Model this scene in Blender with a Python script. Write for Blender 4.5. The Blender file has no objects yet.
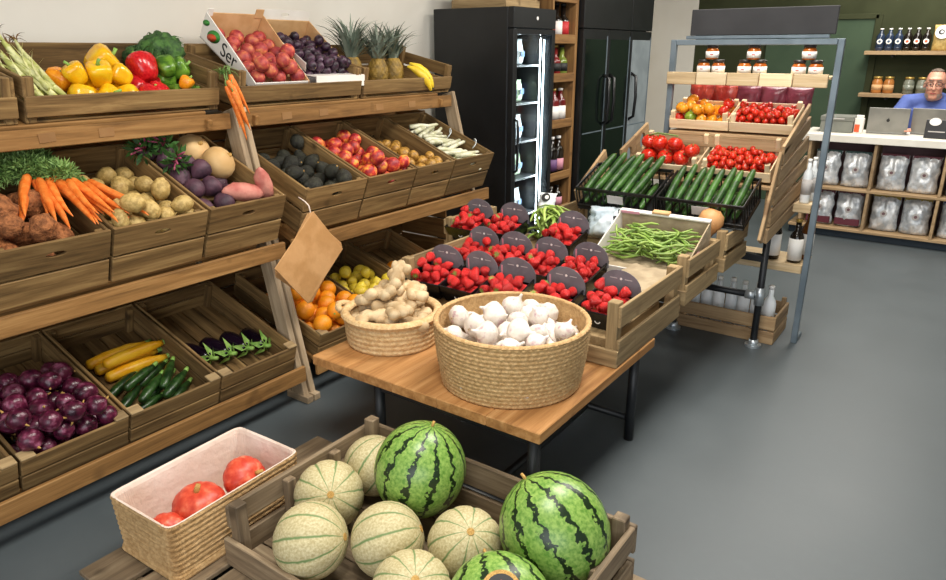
import bpy, bmesh, math, random
import numpy as np
from mathutils import Vector, Matrix, Euler, noise as mnoise

# ------------------------------------------------------------------ camera, world, lights
SC = bpy.context.scene
COL = SC.collection
R = math.radians
F_PX, HORIZON, VPX, EYE = 700.0, 50.0, 1000.0, 1.6
_L = math.hypot(F_PX, 290 - HORIZON)
_yaw, _pitch = math.atan((VPX - 473) / _L), math.atan((290 - HORIZON) / F_PX)
_f = Vector((math.cos(_yaw) * math.cos(_pitch), math.sin(_yaw) * math.cos(_pitch), -math.sin(_pitch)))
_r = Vector((math.sin(_yaw), -math.cos(_yaw), 0))
_u = _r.cross(_f)
cam_d = bpy.data.cameras.new('camera')
cam = bpy.data.objects.new('camera', cam_d)
COL.objects.link(cam)
cam.matrix_world = Matrix(((_r.x, _u.x, -_f.x, 0), (_r.y, _u.y, -_f.y, 0), (_r.z, _u.z, -_f.z, EYE), (0, 0, 0, 1)))
cam_d.sensor_width = 36.0
cam_d.lens = F_PX / 946 * 36.0
cam_d.clip_start = 0.05
SC.camera = cam

w = bpy.data.worlds.new('daylight')
SC.world = w
w.use_nodes = True
w.node_tree.nodes['Background'].inputs[0].default_value = (0.86, 0.92, 1.0, 1)
w.node_tree.nodes['Background'].inputs[1].default_value = 0.30

def area(name, loc, size, sy, energy, col=(1, 0.95, 0.87), rot=(0, 0, 0)):
    d = bpy.data.lights.new(name, 'AREA'); d.shape = 'RECTANGLE'; d.size = size; d.size_y = sy
    d.energy = energy; d.color = col
    o = bpy.data.objects.new(name, d); COL.objects.link(o); o.location = loc; o.rotation_euler = rot
    return o
# strip lights under the ceiling of the shop
for (lx, ly, e) in ((0.9, 0.9, 34), (2.8, 0.9, 42), (4.7, 1.0, 36), (6.3, 0.4, 34), (7.6, 0.6, 26)):
    area('ceiling_lamp', (lx, ly, 2.92), 0.9, 0.9, e)
# the shop window behind and to the right of the photographer
area('window_daylight', (-2.4, -1.2, 1.7), 4.2, 2.3, 62, (0.93, 0.96, 1.0), (R(90), 0, R(-62)))
SC.view_settings.view_transform = 'Standard'
SC.view_settings.look = 'None'
SC.view_settings.gamma = 1.0
SC.view_settings.use_curve_mapping = False
SC.view_settings.exposure = 0.72

random.seed(7)
RNG = random.Random(11)

# ------------------------------------------------------------------ materials
def lin(h):
    h = h.lstrip('#')
    o = []
    for i in (0, 2, 4):
        c = int(h[i:i + 2], 16) / 255
        o.append(c / 12.92 if c <= 0.04045 else ((c + 0.055) / 1.055) ** 2.4)
    return (*o, 1)
MATS = {}
def newmat(name):
    m = bpy.data.materials.new(name); m.use_nodes = True
    nt = m.node_tree; b = nt.nodes['Principled BSDF']
    MATS[name] = m
    return m, nt, b
def N(nt, t, **kw):
    n = nt.nodes.new(t)
    for k, v in kw.items(): setattr(n, k, v)
    return n
def mixc(nt, fac, a, b, blend='MIX'):
    n = N(nt, 'ShaderNodeMix', data_type='RGBA', blend_type=blend)
    for s, v in ((0, fac), (6, a), (7, b)):
        if hasattr(v, 'is_linked') or hasattr(v, 'links'): nt.links.new(v, n.inputs[s])
        else: n.inputs[s].default_value = v
    return n.outputs[2]
def mathn(nt, op, a, b=0.0, c=0.0):
    n = N(nt, 'ShaderNodeMath', operation=op)
    for i, v in enumerate((a, b, c)):
        if hasattr(v, 'links'): nt.links.new(v, n.inputs[i])
        else: n.inputs[i].default_value = v
    return n.outputs[0]
def ramp(nt, fac, stops):
    n = N(nt, 'ShaderNodeValToRGB')
    nt.links.new(fac, n.inputs[0])
    while len(n.color_ramp.elements) < len(stops): n.color_ramp.elements.new(0.5)
    for e, (p, c) in zip(n.color_ramp.elements, stops): e.position = p; e.color = c
    return n.outputs[0]
def vary(nt, col, amt):
    """a little lighter or darker for each object"""
    oi = N(nt, 'ShaderNodeObjectInfo')
    h = N(nt, 'ShaderNodeHueSaturation')
    v = mathn(nt, 'MULTIPLY_ADD', oi.outputs['Random'], 2 * amt, 1 - amt)
    nt.links.new(v, h.inputs['Value'])
    nt.links.new(col, h.inputs['Color'])
    return h.outputs[0]
def mat(name, c1, c2=None, rough=0.5, scale=8.0, lo=0.4, hi=0.6, var=0.12, bump=0.0, bscale=60.0, metal=0.0,
        trans=0.0, spec=0.5, coat=0.0, sss=0.0, emit=0.0, detail=3.0, c3=None):
    m, nt, b = newmat(name)
    tc = N(nt, 'ShaderNodeTexCoord'); oi = N(nt, 'ShaderNodeObjectInfo')
    nz = N(nt, 'ShaderNodeTexNoise', noise_dimensions='4D')
    nt.links.new(tc.outputs['Object'], nz.inputs['Vector'])
    nt.links.new(mathn(nt, 'MULTIPLY', oi.outputs['Random'], 37.0), nz.inputs['W'])
    nz.inputs['Scale'].default_value = scale; nz.inputs['Detail'].default_value = detail
    stops = [(lo, lin(c1)), (hi, lin(c2 or c1))]
    if c3: stops = [(lo, lin(c1)), ((lo + hi) / 2, lin(c2)), (hi, lin(c3))]
    col = ramp(nt, nz.outputs[0], stops)
    if var: col = vary(nt, col, var)
    nt.links.new(col, b.inputs['Base Color'])
    b.inputs['Roughness'].default_value = rough
    b.inputs['Metallic'].default_value = metal
    b.inputs['Specular IOR Level'].default_value = spec
    b.inputs['Coat Weight'].default_value = coat
    b.inputs['Transmission Weight'].default_value = trans
    if sss:
        b.inputs['Subsurface Weight'].default_value = sss
        b.inputs['Subsurface Scale'].default_value = 0.01
    if emit:
        b.inputs['Emission Color'].default_value = lin(c1); b.inputs['Emission Strength'].default_value = emit
    if bump:
        bz = N(nt, 'ShaderNodeTexNoise'); bz.inputs['Scale'].default_value = bscale; bz.inputs['Detail'].default_value = 4
        nt.links.new(tc.outputs['Object'], bz.inputs['Vector'])
        bn = N(nt, 'ShaderNodeBump'); bn.inputs['Strength'].default_value = bump; bn.inputs['Distance'].default_value = 0.01
        nt.links.new(bz.outputs[0], bn.inputs['Height']); nt.links.new(bn.outputs[0], b.inputs['Normal'])
    return m
def wood(name, dark, mid, light, rough=0.65, var=0.18, gscale=1.0, bump=0.25):
    """grain runs along each plank's own x axis"""
    m, nt, b = newmat(name)
    tc = N(nt, 'ShaderNodeTexCoord'); oi = N(nt, 'ShaderNodeObjectInfo')
    mp = N(nt, 'ShaderNodeMapping'); mp.inputs['Scale'].default_value = (1.6 * gscale, 26 * gscale, 26 * gscale)
    nt.links.new(tc.outputs['Object'], mp.inputs['Vector'])
    n1 = N(nt, 'ShaderNodeTexNoise', noise_dimensions='4D'); n1.inputs['Scale'].default_value = 1.5
    n1.inputs['Detail'].default_value = 6; n1.inputs['Roughness'].default_value = 0.65; n1.inputs['Distortion'].default_value = 0.6
    nt.links.new(mp.outputs[0], n1.inputs['Vector'])
    nt.links.new(mathn(nt, 'MULTIPLY', oi.outputs['Random'], 91.0), n1.inputs['W'])
    n2 = N(nt, 'ShaderNodeTexNoise', noise_dimensions='4D'); n2.inputs['Scale'].default_value = 7; n2.inputs['Detail'].default_value = 2
    nt.links.new(tc.outputs['Object'], n2.inputs['Vector'])
    nt.links.new(mathn(nt, 'MULTIPLY', oi.outputs['Random'], 53.0), n2.inputs['W'])
    col = ramp(nt, n1.outputs[0], [(0.3, lin(dark)), (0.5, lin(mid)), (0.72, lin(light))])
    kn = ramp(nt, n2.outputs[0], [(0.27, (1, 1, 1, 1)), (0.36, (0, 0, 0, 1))])
    col = mixc(nt, kn, col, lin(dark))
    col = vary(nt, col, var)
    nt.links.new(col, b.inputs['Base Color'])
    b.inputs['Roughness'].default_value = rough
    b.inputs['Specular IOR Level'].default_value = 0.3
    bn = N(nt, 'ShaderNodeBump'); bn.inputs['Strength'].default_value = bump; bn.inputs['Distance'].default_value = 0.004
    nt.links.new(n1.outputs[0], bn.inputs['Height']); nt.links.new(bn.outputs[0], b.inputs['Normal'])
    return m
wood('crate_wood', '#4a3820', '#7b603b', '#a08456', var=0.24)
wood('stand_wood', '#5f4323', '#8a6438', '#a67f4e')
wood('leg_wood', '#7d6a52', '#a18c70', '#baa78c')
wood('grey_wood', '#715c40', '#98805b', '#b49b73')
wood('old_wood', '#5b4d3c', '#85725a', '#a19074')
wood('pale_wood', '#cbb083', '#e3cda6', '#f0dfc0', bump=0.1)
wood('riser_wood', '#745a3f', '#9c805d', '#b89d79')
wood('table_wood', '#855a30', '#ac7b48', '#c69762', gscale=0.8)
wood('shelf_oak', '#8a7152', '#a98d69', '#bba283', bump=0.1)
wood('side_wood', '#5a4026', '#846038', '#9c7a4c')
wood('shop_beam', '#a08762', '#c4ab84', '#d8c4a2')

mat('white_paint', '#e2ded4', '#dcd7cc', rough=0.85, scale=2, var=0, spec=0.2)
mat('green_paint', '#343823', '#3b3f29', rough=0.8, scale=3, var=0, spec=0.2)
mat('door_green', '#394b38', '#40523d', rough=0.7, scale=3, var=0, spec=0.3)
mat('ceiling_paint', '#d9d6cf', rough=0.9, var=0)
m, nt, b = newmat('floor_paint')
tc = N(nt, 'ShaderNodeTexCoord'); n1 = N(nt, 'ShaderNodeTexNoise'); n1.inputs['Scale'].default_value = 1.3; n1.inputs['Detail'].default_value = 8
n1.inputs['Roughness'].default_value = 0.7
nt.links.new(tc.outputs['Object'], n1.inputs['Vector'])
nt.links.new(ramp(nt, n1.outputs[0], [(0.3, lin('#4a5154')), (0.6, lin('#52595c')), (0.8, lin('#5d6366'))]), b.inputs['Base Color'])
nt.links.new(mathn(nt, 'MULTIPLY_ADD', n1.outputs[0], 0.25, 0.33), b.inputs['Roughness'])
b.inputs['Specular IOR Level'].default_value = 0.4

mat('black_metal', '#15171a', '#1d2023', rough=0.45, var=0.05, spec=0.5)
mat('fridge_black', '#0d0f11', '#131517', rough=0.42, var=0)
mat('grey_steel', '#66737c', '#76838c', rough=0.4, metal=0.35, var=0.05)
mat('galvanised', '#a9b2b8', '#c6cdd1', rough=0.35, metal=0.7, scale=30)
mat('sign_black', '#2b2b2d', '#323234', rough=0.8, var=0, scale=5)
mat('black_plastic', '#0c0c0d', '#141415', rough=0.35, var=0.05)
mat('punnet_black', '#101012', '#18181b', rough=0.25, var=0.05)
mat('card_grey', '#6a686d', '#757378', rough=0.6, var=0.08, scale=20)
mat('card_pink', '#d98a97', rough=0.6, var=0.05)
mat('white_print', '#e9e6e0', rough=0.6, var=0)
mat('grey_print', '#b9b4b0', rough=0.6, var=0)
mat('dark_print', '#1a1a1a', rough=0.6, var=0)
mat('blue_print', '#37526e', rough=0.6, var=0)
mat('orange_print', '#e2562a', rough=0.6, var=0)
mat('green_print', '#3f9a3c', rough=0.6, var=0)
mat('red_print', '#b8242a', rough=0.6, var=0)
mat('yellow_print', '#e3bb3b', rough=0.6, var=0)
mat('pink_print', '#cf8fa0', rough=0.6, var=0)
mat('purple_print', '#6a4a78', rough=0.6, var=0)
mat('cardboard', '#c89b68', '#d6ac7b', rough=0.8, var=0.05, scale=12)
mat('white_card', '#ece7df', '#e3ddd4', rough=0.7, var=0.03)
mat('tag_brown', '#8a6338', '#967044', rough=0.7, var=0.08)
mat('kraft_paper', '#b98a55', '#c99a66', rough=0.8, var=0.08, scale=10, bump=0.3, bscale=25)
mat('tissue_paper', '#9d8b70', '#b3a184', rough=0.9, var=0.05, scale=14, bump=0.5, bscale=18)
mat('counter_top', '#ebe6da', '#e2dccf', rough=0.4, var=0, scale=6)
mat('kick_board', '#1d2a36', '#22303c', rough=0.6, var=0)
mat('straw', '#b08a58', '#cfab78', rough=0.8, var=0.04, scale=70, lo=0.35, hi=0.65, bump=0.5, bscale=140)
mat('seagrass', '#c6a06c', '#dcbd8c', rough=0.8, var=0.05, scale=60, lo=0.35, hi=0.65, bump=0.5, bscale=120)
mat('linen', '#ddc7b6', '#e8d6c8', rough=0.9, var=0, scale=8, bump=0.5, bscale=30)

# produce
mat('carrot', '#e06f22', '#ee8a3c', rough=0.5, scale=40, var=0.1, bump=0.2, bscale=90)
mat('leaf_green', '#5c7d3c', '#86a65a', rough=0.6, scale=30, var=0.15)
mat('dark_leaf', '#26471d', '#3f6a2a', rough=0.6, scale=25, var=0.15)
mat('kale', '#2a4a1f', '#48702f', rough=0.7, scale=35, var=0.1, bump=0.8, bscale=70)
mat('calyx', '#6f9a3e', '#94b95a', rough=0.6, scale=40, var=0.15)
mat('potato', '#a3864a', '#c6a968', rough=0.6, scale=2.5, var=0.12, bump=0.15, bscale=60)
mat('brown_root', '#74431f', '#a8683a', rough=0.8, scale=2.6, var=0.15, bump=0.9, bscale=5)
mat('beet', '#3a2230', '#5b3a48', rough=0.6, scale=18, var=0.12, bump=0.3, bscale=60)
mat('beet_stalk', '#8a2f52', '#a94a68', rough=0.5, scale=20, var=0.1)
mat('swede', '#c9a066', '#dcb880', rough=0.6, scale=10, var=0.06)
mat('sweet_potato', '#b8655a', '#d08a7a', rough=0.7, scale=16, var=0.08, bump=0.3, bscale=50)
mat('onion_skin', '#2e0c1d', '#581a33', rough=0.25, scale=1.6, var=0.3, bump=0.1, bscale=8, c3='#a0607a', lo=0.35, hi=0.75)
mat('courgette_yellow', '#e8a412', '#f3bb2c', rough=0.35, scale=14, var=0.06)
mat('courgette_green', '#142a10', '#2c4a1e', rough=0.3, scale=30, var=0.15)
mat('aubergine', '#120a14', '#1e1020', rough=0.15, scale=6, var=0.1)
mat('pepper_yellow', '#e8a90e', '#f2bf1c', rough=0.22, scale=1.5, var=0.06)
mat('pepper_red', '#b5121b', '#cf2427', rough=0.2, scale=6, var=0.1)
mat('pepper_green', '#3d661c', '#6f9a30', rough=0.25, scale=1.5, var=0.2)
mat('pepper_orange', '#ea8a12', '#f39f22', rough=0.22, scale=6, var=0.06)
mat('husk', '#b9bd6a', '#dfdfa6', rough=0.6, scale=26, var=0.12)
mat('brown_tip', '#5a3d20', '#7d5a30', rough=0.8, scale=26, var=0.12)
mat('peach', '#8f1d26', '#c8402f', rough=0.5, scale=1.3, var=0.2, c3='#eda243', lo=0.38, hi=0.66)
mat('red_fruit', '#8e2830', '#b94a40', rough=0.55, scale=1.3, var=0.16, c3='#d9824f', lo=0.36, hi=0.7)
mat('plum', '#22131f', '#43263a', rough=0.45, scale=1.4, var=0.25, c3='#6a5468', lo=0.38, hi=0.75)
mat('avocado', '#1c1b13', '#343426', rough=0.5, scale=3, var=0.25, bump=0.8, bscale=12)
mat('gold_fruit', '#8a6226', '#bf9040', rough=0.5, scale=2, var=0.15)
mat('pale_stalk', '#b9b893', '#dad7c0', rough=0.4, scale=20, var=0.1)
mat('clear_wrap', '#cfd6d8', rough=0.15, var=0.05)
mat('orange_fruit', '#f08a12', '#f6a021', rough=0.4, scale=12, var=0.08, bump=0.2, bscale=220)
mat('lemon', '#d6b82a', '#e6cd44', rough=0.4, scale=12, var=0.08, bump=0.2, bscale=200)
mat('banana', '#e8bf1e', '#f3d23c', rough=0.45, scale=9, var=0.05)
mat('pineapple', '#6d5520', '#9a7a30', rough=0.6, scale=30, var=0.1, bump=0.5, bscale=60)
mat('pine_leaf', '#586455', '#8f9a8a', rough=0.5, scale=12, var=0.12)
mat('strawberry', '#c81a1c', '#e2332f', rough=0.28, scale=12, var=0.2, bump=0.7, bscale=14)
mat('tomato', '#b91a12', '#d0341c', rough=0.18, scale=5, var=0.08)
mat('cherry', '#b31512', '#d2381c', rough=0.18, scale=5, var=0.18)
mat('tomato_orange', '#e88a16', '#f0a02a', rough=0.2, scale=5, var=0.08)
mat('tomato_green', '#6c8a24', '#96ab3c', rough=0.2, scale=5, var=0.08)
mat('vine', '#5a7a34', '#769648', rough=0.6, scale=20, var=0.1)
mat('bean', '#6c8c34', '#94ad56', rough=0.45, scale=14, var=0.2)
mat('flat_bean', '#7d9c3a', '#a9c062', rough=0.45, scale=14, var=0.15)
mat('cucumber', '#1f3d16', '#3d6526', rough=0.4, scale=14, var=0.18, bump=0.2, bscale=80)
mat('garlic', '#d9cdbf', '#e6ddd2', rough=0.55, scale=2.2, var=0.08, c3='#b88f96', lo=0.35, hi=0.72)
mat('ginger', '#b89a70', '#d3ba92', rough=0.65, scale=20, var=0.1, bump=0.3, bscale=50)
mat('pumpkin', '#c23a26', '#d9573c', rough=0.4, scale=3, var=0.06, c3='#e98f6c', lo=0.4, hi=0.75)
mat('squash_tan', '#c98f57', '#d8a26b', rough=0.5, scale=8, var=0.04)
mat('dry_stem', '#a9803e', '#c9a25c', rough=0.8, scale=40, var=0.1)
mat('foil', '#b2b8bd', '#eef0f1', rough=0.35, metal=0.35, scale=16, var=0.06, bump=1.0, bscale=22)
mat('red_bag', '#9c2a24', '#c04a38', rough=0.3, scale=14, var=0.1, bump=0.4, bscale=20)
mat('maroon_bag', '#6a2536', '#8a4052', rough=0.3, scale=14, var=0.1, bump=0.4, bscale=20)
mat('mauve_card', '#6b4f52', '#77595c', rough=0.7, var=0)
mat('teal_print', '#2f4c48', rough=0.6, var=0)
mat('maroon_print', '#5e2230', rough=0.6, var=0)
mat('mustard_print', '#8f7a2a', rough=0.6, var=0)
mat('navy_print', '#27406e', rough=0.6, var=0)
mat('honey', '#a8541c', '#c06a26', rough=0.12, scale=6, var=0.1)
mat('jar_lid', '#2b2422', rough=0.4, var=0.1)
mat('gold_lid', '#b9994f', rough=0.35, metal=0.5, var=0.1)
mat('bottle_dark', '#17120f', '#20180f', rough=0.1, var=0.1)
mat('bottle_navy', '#232f44', '#2c3a50', rough=0.15, var=0.1)
mat('bottle_amber', '#5a3312', '#74461b', rough=0.1, var=0.1)
mat('bottle_red', '#5b1718', '#7a2422', rough=0.15, var=0.15)
mat('bottle_white', '#dfe5e8', '#eef1f2', rough=0.3, var=0.04)
mat('bottle_green', '#5f6f2e', '#7f8b3e', rough=0.15, var=0.1)
mat('jar_amber', '#a9682f', '#be7d40', rough=0.2, var=0.1)
mat('jar_grey', '#70766a', '#8a8c7c', rough=0.2, var=0.1)
mat('granola', '#a98a4a', '#c7ab68', rough=0.6, scale=40, var=0.05)
mat('laptop_grey', '#7c7b76', '#86857f', rough=0.4, metal=0.3, var=0.03)
mat('grey_box', '#6d6f68', '#777970', rough=0.7, var=0)
mat('skin_tone', '#c68a72', '#d29c84', rough=0.5, scale=10, var=0, sss=0.1)
mat('shirt_blue', '#4a5c9c', '#5668a8', rough=0.85, scale=14, var=0, bump=0.3, bscale=12)
mat('trousers', '#22242c', rough=0.9, var=0)
mat('eye_white', '#b5a79c', rough=0.4, var=0)
mat('hair_grey', '#4e4238', '#6b5d50', rough=0.8, scale=60, var=0)
mat('beard_grey', '#9a8578', '#b5a294', rough=0.85, scale=80, var=0)
mat('led_strip', '#d4e8f5', rough=0.5, var=0, emit=9.0)
mat('fridge_inside', '#c3d0d6', '#d2dde2', rough=0.6, var=0)
mat('pack_white', '#dde4e6', '#eef2f3', rough=0.4, var=0.08)
mat('bag_blue', '#b4c4cf', '#d3dee4', rough=0.35, var=0.0, scale=10)
mat('pack_green', '#8fa383', '#b9c8ad', rough=0.4, scale=30, var=0.1)
mat('fridge_grey', '#7e878c', '#8c959a', rough=0.3, var=0)
m, nt, b = newmat('glass')
b.inputs['Base Color'].default_value = (0.9, 0.95, 0.96, 1); b.inputs['Roughness'].default_value = 0.03
b.inputs['Transmission Weight'].default_value = 1.0; b.inputs['IOR'].default_value = 1.12
m, nt, b = newmat('dark_glass')
b.inputs['Base Color'].default_value = lin('#0e1512'); b.inputs['Roughness'].default_value = 0.08
b.inputs['Specular IOR Level'].default_value = 0.8

def melon_mat(name, c_skin, c_skin2, c_line, count, width, jag, soft):
    m, nt, b = newmat(name)
    tc = N(nt, 'ShaderNodeTexCoord'); sp = N(nt, 'ShaderNodeSeparateXYZ')
    nt.links.new(tc.outputs['Object'], sp.inputs[0])
    ang = mathn(nt, 'ARCTAN2', sp.outputs[1], sp.outputs[0])
    nz = N(nt, 'ShaderNodeTexNoise'); nz.inputs['Scale'].default_value = 6.5 if jag > 0.2 else 4; nz.inputs['Detail'].default_value = 5
    nt.links.new(tc.outputs['Object'], nz.inputs['Vector'])
    d = mathn(nt, 'MULTIPLY_ADD', nz.outputs[0], jag * 2, -jag)
    a2 = mathn(nt, 'MULTIPLY', mathn(nt, 'ADD', ang, d), count / 2)
    s = mathn(nt, 'ABSOLUTE', mathn(nt, 'SINE', a2))
    line = ramp(nt, s, [(width, (1, 1, 1, 1)), (width + soft, (0, 0, 0, 1))])
    n2 = N(nt, 'ShaderNodeTexNoise'); n2.inputs['Scale'].default_value = 16; n2.inputs['Detail'].default_value = 6
    nt.links.new(tc.outputs['Object'], n2.inputs['Vector'])
    base = ramp(nt, n2.outputs[0], [(0.35, lin(c_skin)), (0.65, lin(c_skin2))])
    col = vary(nt, mixc(nt, line, base, lin(c_line)), 0.06)
    nt.links.new(col, b.inputs['Base Color'])
    b.inputs['Roughness'].default_value = 0.32 if jag > 0.2 else 0.6
    if jag <= 0.2:
        bn = N(nt, 'ShaderNodeBump'); bn.inputs['Strength'].default_value = 0.35; bn.inputs['Distance'].default_value = 0.004
        nt.links.new(n2.outputs[0], bn.inputs['Height']); nt.links.new(bn.outputs[0], b.inputs['Normal'])
melon_mat('watermelon', '#5d8a34', '#94b45a', '#14290f', 12, 0.29, 0.28, 0.10)
melon_mat('cantaloupe', '#b3a476', '#d0c59b', '#6f8752', 10, 0.08, 0.05, 0.16)

# ------------------------------------------------------------------ mesh helpers
def to_mesh(bm, name, material=None, smooth=False):
    me = bpy.data.meshes.new(name)
    bmesh.ops.recalc_face_normals(bm, faces=bm.faces)
    bm.to_mesh(me); bm.free()
    if smooth:
        me.polygons.foreach_set('use_smooth', [True] * len(me.polygons))
    if material: me.materials.append(MATS[material])
    return me
def pydata(name, v, f, material=None, smooth=False):
    me = bpy.data.meshes.new(name)
    me.from_pydata([tuple(p) for p in v], [], f); me.update()
    bm = bmesh.new(); bm.from_mesh(me); bmesh.ops.recalc_face_normals(bm, faces=bm.faces); bm.to_mesh(me); bm.free()
    if smooth: me.polygons.foreach_set('use_smooth', [True] * len(me.polygons))
    if material: me.materials.append(MATS[material])
    return me
def link(name, me, parent=None, loc=(0, 0, 0), rot=None, scale=None):
    o = bpy.data.objects.new(name, me); COL.objects.link(o)
    if parent is not None: o.parent = parent
    o.location = loc
    if rot is not None:
        if isinstance(rot, Matrix): rot = rot.to_3x3().to_euler()
        o.rotation_euler = rot
    if scale is not None: o.scale = scale if hasattr(scale, '__len__') else (scale,) * 3
    return o
def tag(o, label, cat, group=None):
    o['label'] = label; o['category'] = cat
    if group: o['group'] = group
    return o
def empty(name, loc, rot=(0, 0, 0)):
    o = bpy.data.objects.new(name, None); COL.objects.link(o)
    o.empty_display_size = 0.05; o.location = loc; o.rotation_euler = rot
    return o
def MT(loc, rot=(0, 0, 0)):
    return Matrix.Translation(loc) @ Euler(rot).to_matrix().to_4x4()
def struct(o): o['kind'] = 'structure'; return o

_cb = {}
def cbox(dx, dy, dz, material, c=0.003):
    k = (round(dx, 4), round(dy, 4), round(dz, 4), material)
    if k not in _cb:
        bm = bmesh.new(); bmesh.ops.create_cube(bm, size=1)
        for v in bm.verts: v.co = (v.co.x * dx, v.co.y * dy, v.co.z * dz)
        cc = min(c, min(dx, dy, dz) * 0.3)
        bmesh.ops.bevel(bm, geom=bm.edges[:], offset=cc, segments=1, affect='EDGES')
        _cb[k] = to_mesh(bm, 'plank', material)
    return _cb[k]
def plank(parent, name, c, d, material, rot=(0, 0, 0)):
    """board of size d centred on c in the parent's frame; its grain follows its longest side"""
    dx, dy, dz = d
    B = Euler(rot).to_matrix()
    if dx >= dy and dx >= dz: me = cbox(dx, dy, dz, material); A = Matrix.Identity(3)
    elif dy >= dz: me = cbox(dy, dx, dz, material); A = Euler((0, 0, R(90))).to_matrix()
    else: me = cbox(dz, dy, dx, material); A = Euler((0, R(90), 0)).to_matrix()
    return link(name, me, parent, c, (B @ A).to_euler())
def span(parent, name, lo, hi, material):
    return plank(parent, name, [(a + b) / 2 for a, b in zip(lo, hi)], [abs(b - a) for a, b in zip(lo, hi)], material)
def hole_plank(L, W, T, hole, material, n=24, cx=0.0, cy=0.0, sides=None):
    """board L x W (x, z) and T thick (y) with an oval or polygon hole"""
    out, inn = [], []
    for i in range(n):
        a = 2 * math.pi * (i + 0.5) / n
        ca, sa = math.cos(a), math.sin(a)
        k = 1 / max(abs(ca) / (L / 2), abs(sa) / (W / 2))
        out.append((k * ca, k * sa))
        h = hole[(i * len(hole)) // n] if False else None
        inn.append((cx + hole[0] * ca, cy + hole[1] * sa))
    # snap the nearest outer points to the corners
    for sx in (-1, 1):
        for sz in (-1, 1):
            j = min(range(n), key=lambda q: (out[q][0] - sx * L / 2) ** 2 + (out[q][1] - sz * W / 2) ** 2)
            out[j] = (sx * L / 2, sz * W / 2)
    v, f = [], []
    for y in (-T / 2, T / 2):
        v += [(p[0], y, p[1]) for p in out] + [(p[0], y, p[1]) for p in inn]
    for i in range(n):
        j = (i + 1) % n
        f.append((i, j, n + j, n + i))
        f.append((2 * n + j, 2 * n + i, 3 * n + i, 3 * n + j))
        f.append((i, 2 * n + i, 2 * n + j, j))
        f.append((n + j, 3 * n + j, 3 * n + i, n + i))
    return pydata('holed_board', v, f, material)
def rev(name, prof, material, seg=16, mod=None, smooth=True, deform=None):
    """surface of revolution about z; prof is (r, z); mod(theta, t) scales r"""
    v, f = [], []; n = len(prof); rows = []
    for k, (r, z) in enumerate(prof):
        if r < 1e-6:
            rows.append([len(v)]); v.append(Vector((0, 0, z)))
        else:
            row = []
            for i in range(seg):
                th = 2 * math.pi * i / seg
                q = r * (mod(th, k / (n - 1)) if mod else 1)
                row.append(len(v)); v.append(Vector((q * math.cos(th), q * math.sin(th), z)))
            rows.append(row)
    for a, b2 in zip(rows, rows[1:]):
        if len(a) == 1 and len(b2) == 1: continue
        for i in range(seg):
            j = (i + 1) % seg
            if len(a) == 1: f.append((a[0], b2[j], b2[i]))
            elif len(b2) == 1: f.append((a[i], a[j], b2[0]))
            else: f.append((a[i], a[j], b2[j], b2[i]))
    if deform: v = [deform(p) for p in v]
    return pydata(name, v, f, material, smooth)
def lump(amp, fr, seed):
    off = Vector((seed * 3.1, seed * 1.7, seed * 5.3))
    return lambda p: p * (1 + amp * mnoise.noise(p * fr + off))
def ellip(n=8, rx=1.0, rz=1.0, dim_t=0.0, dim_b=0.0, pw=1.0):
    o = []
    for k in range(n + 1):
        a = -math.pi / 2 + math.pi * k / n
        r = rx * math.cos(a) ** pw if 0 < k < n else 0
        z = rz * math.sin(a)
        c = max(0, 1 - r / (0.55 * rx))
        if a > 0: z -= dim_t * c * c
        else: z += dim_b * c * c
        o.append((max(r, 0), z))
    return o
def tube_v(pts, rad, seg=8, cap=True, flat=1.0, up=Vector((0, 0, 1))):
    v, f = [], []; n = len(pts); pts = [Vector(p) for p in pts]
    ax = (pts[-1] - pts[0]).normalized()
    if abs(ax.dot(up)) > 0.75: up = Vector((1, 0, 0))
    for k, p in enumerate(pts):
        t = (pts[min(k + 1, n - 1)] - pts[max(k - 1, 0)]).normalized()
        a = t.cross(up)
        if a.length < 1e-4: a = t.cross(Vector((1, 0, 0)))
        a.normalize(); b2 = t.cross(a).normalized()
        r = rad[k] if hasattr(rad, '__len__') else rad
        for i in range(seg):
            th = 2 * math.pi * i / seg
            v.append(p + a * (r * math.cos(th)) + b2 * (r * flat * math.sin(th)))
    for k in range(n - 1):
        for i in range(seg):
            j = (i + 1) % seg
            f.append((k * seg + i, k * seg + j, (k + 1) * seg + j, (k + 1) * seg + i))
    if cap:
        f.append(tuple(range(seg))[::-1]); f.append(tuple((n - 1) * seg + i for i in range(seg)))
    return v, f
def tube(name, pts, rad, material, seg=8, flat=1.0, smooth=True):
    v, f = tube_v(pts, rad, seg, True, flat)
    return pydata(name, v, f, material, smooth)
def merge(name, parts, material, smooth=True):
    v, f = [], []
    for pv, pf in parts:
        o = len(v); v += list(pv); f += [tuple(i + o for i in q) for q in pf]
    return pydata(name, v, f, material, smooth)
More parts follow.
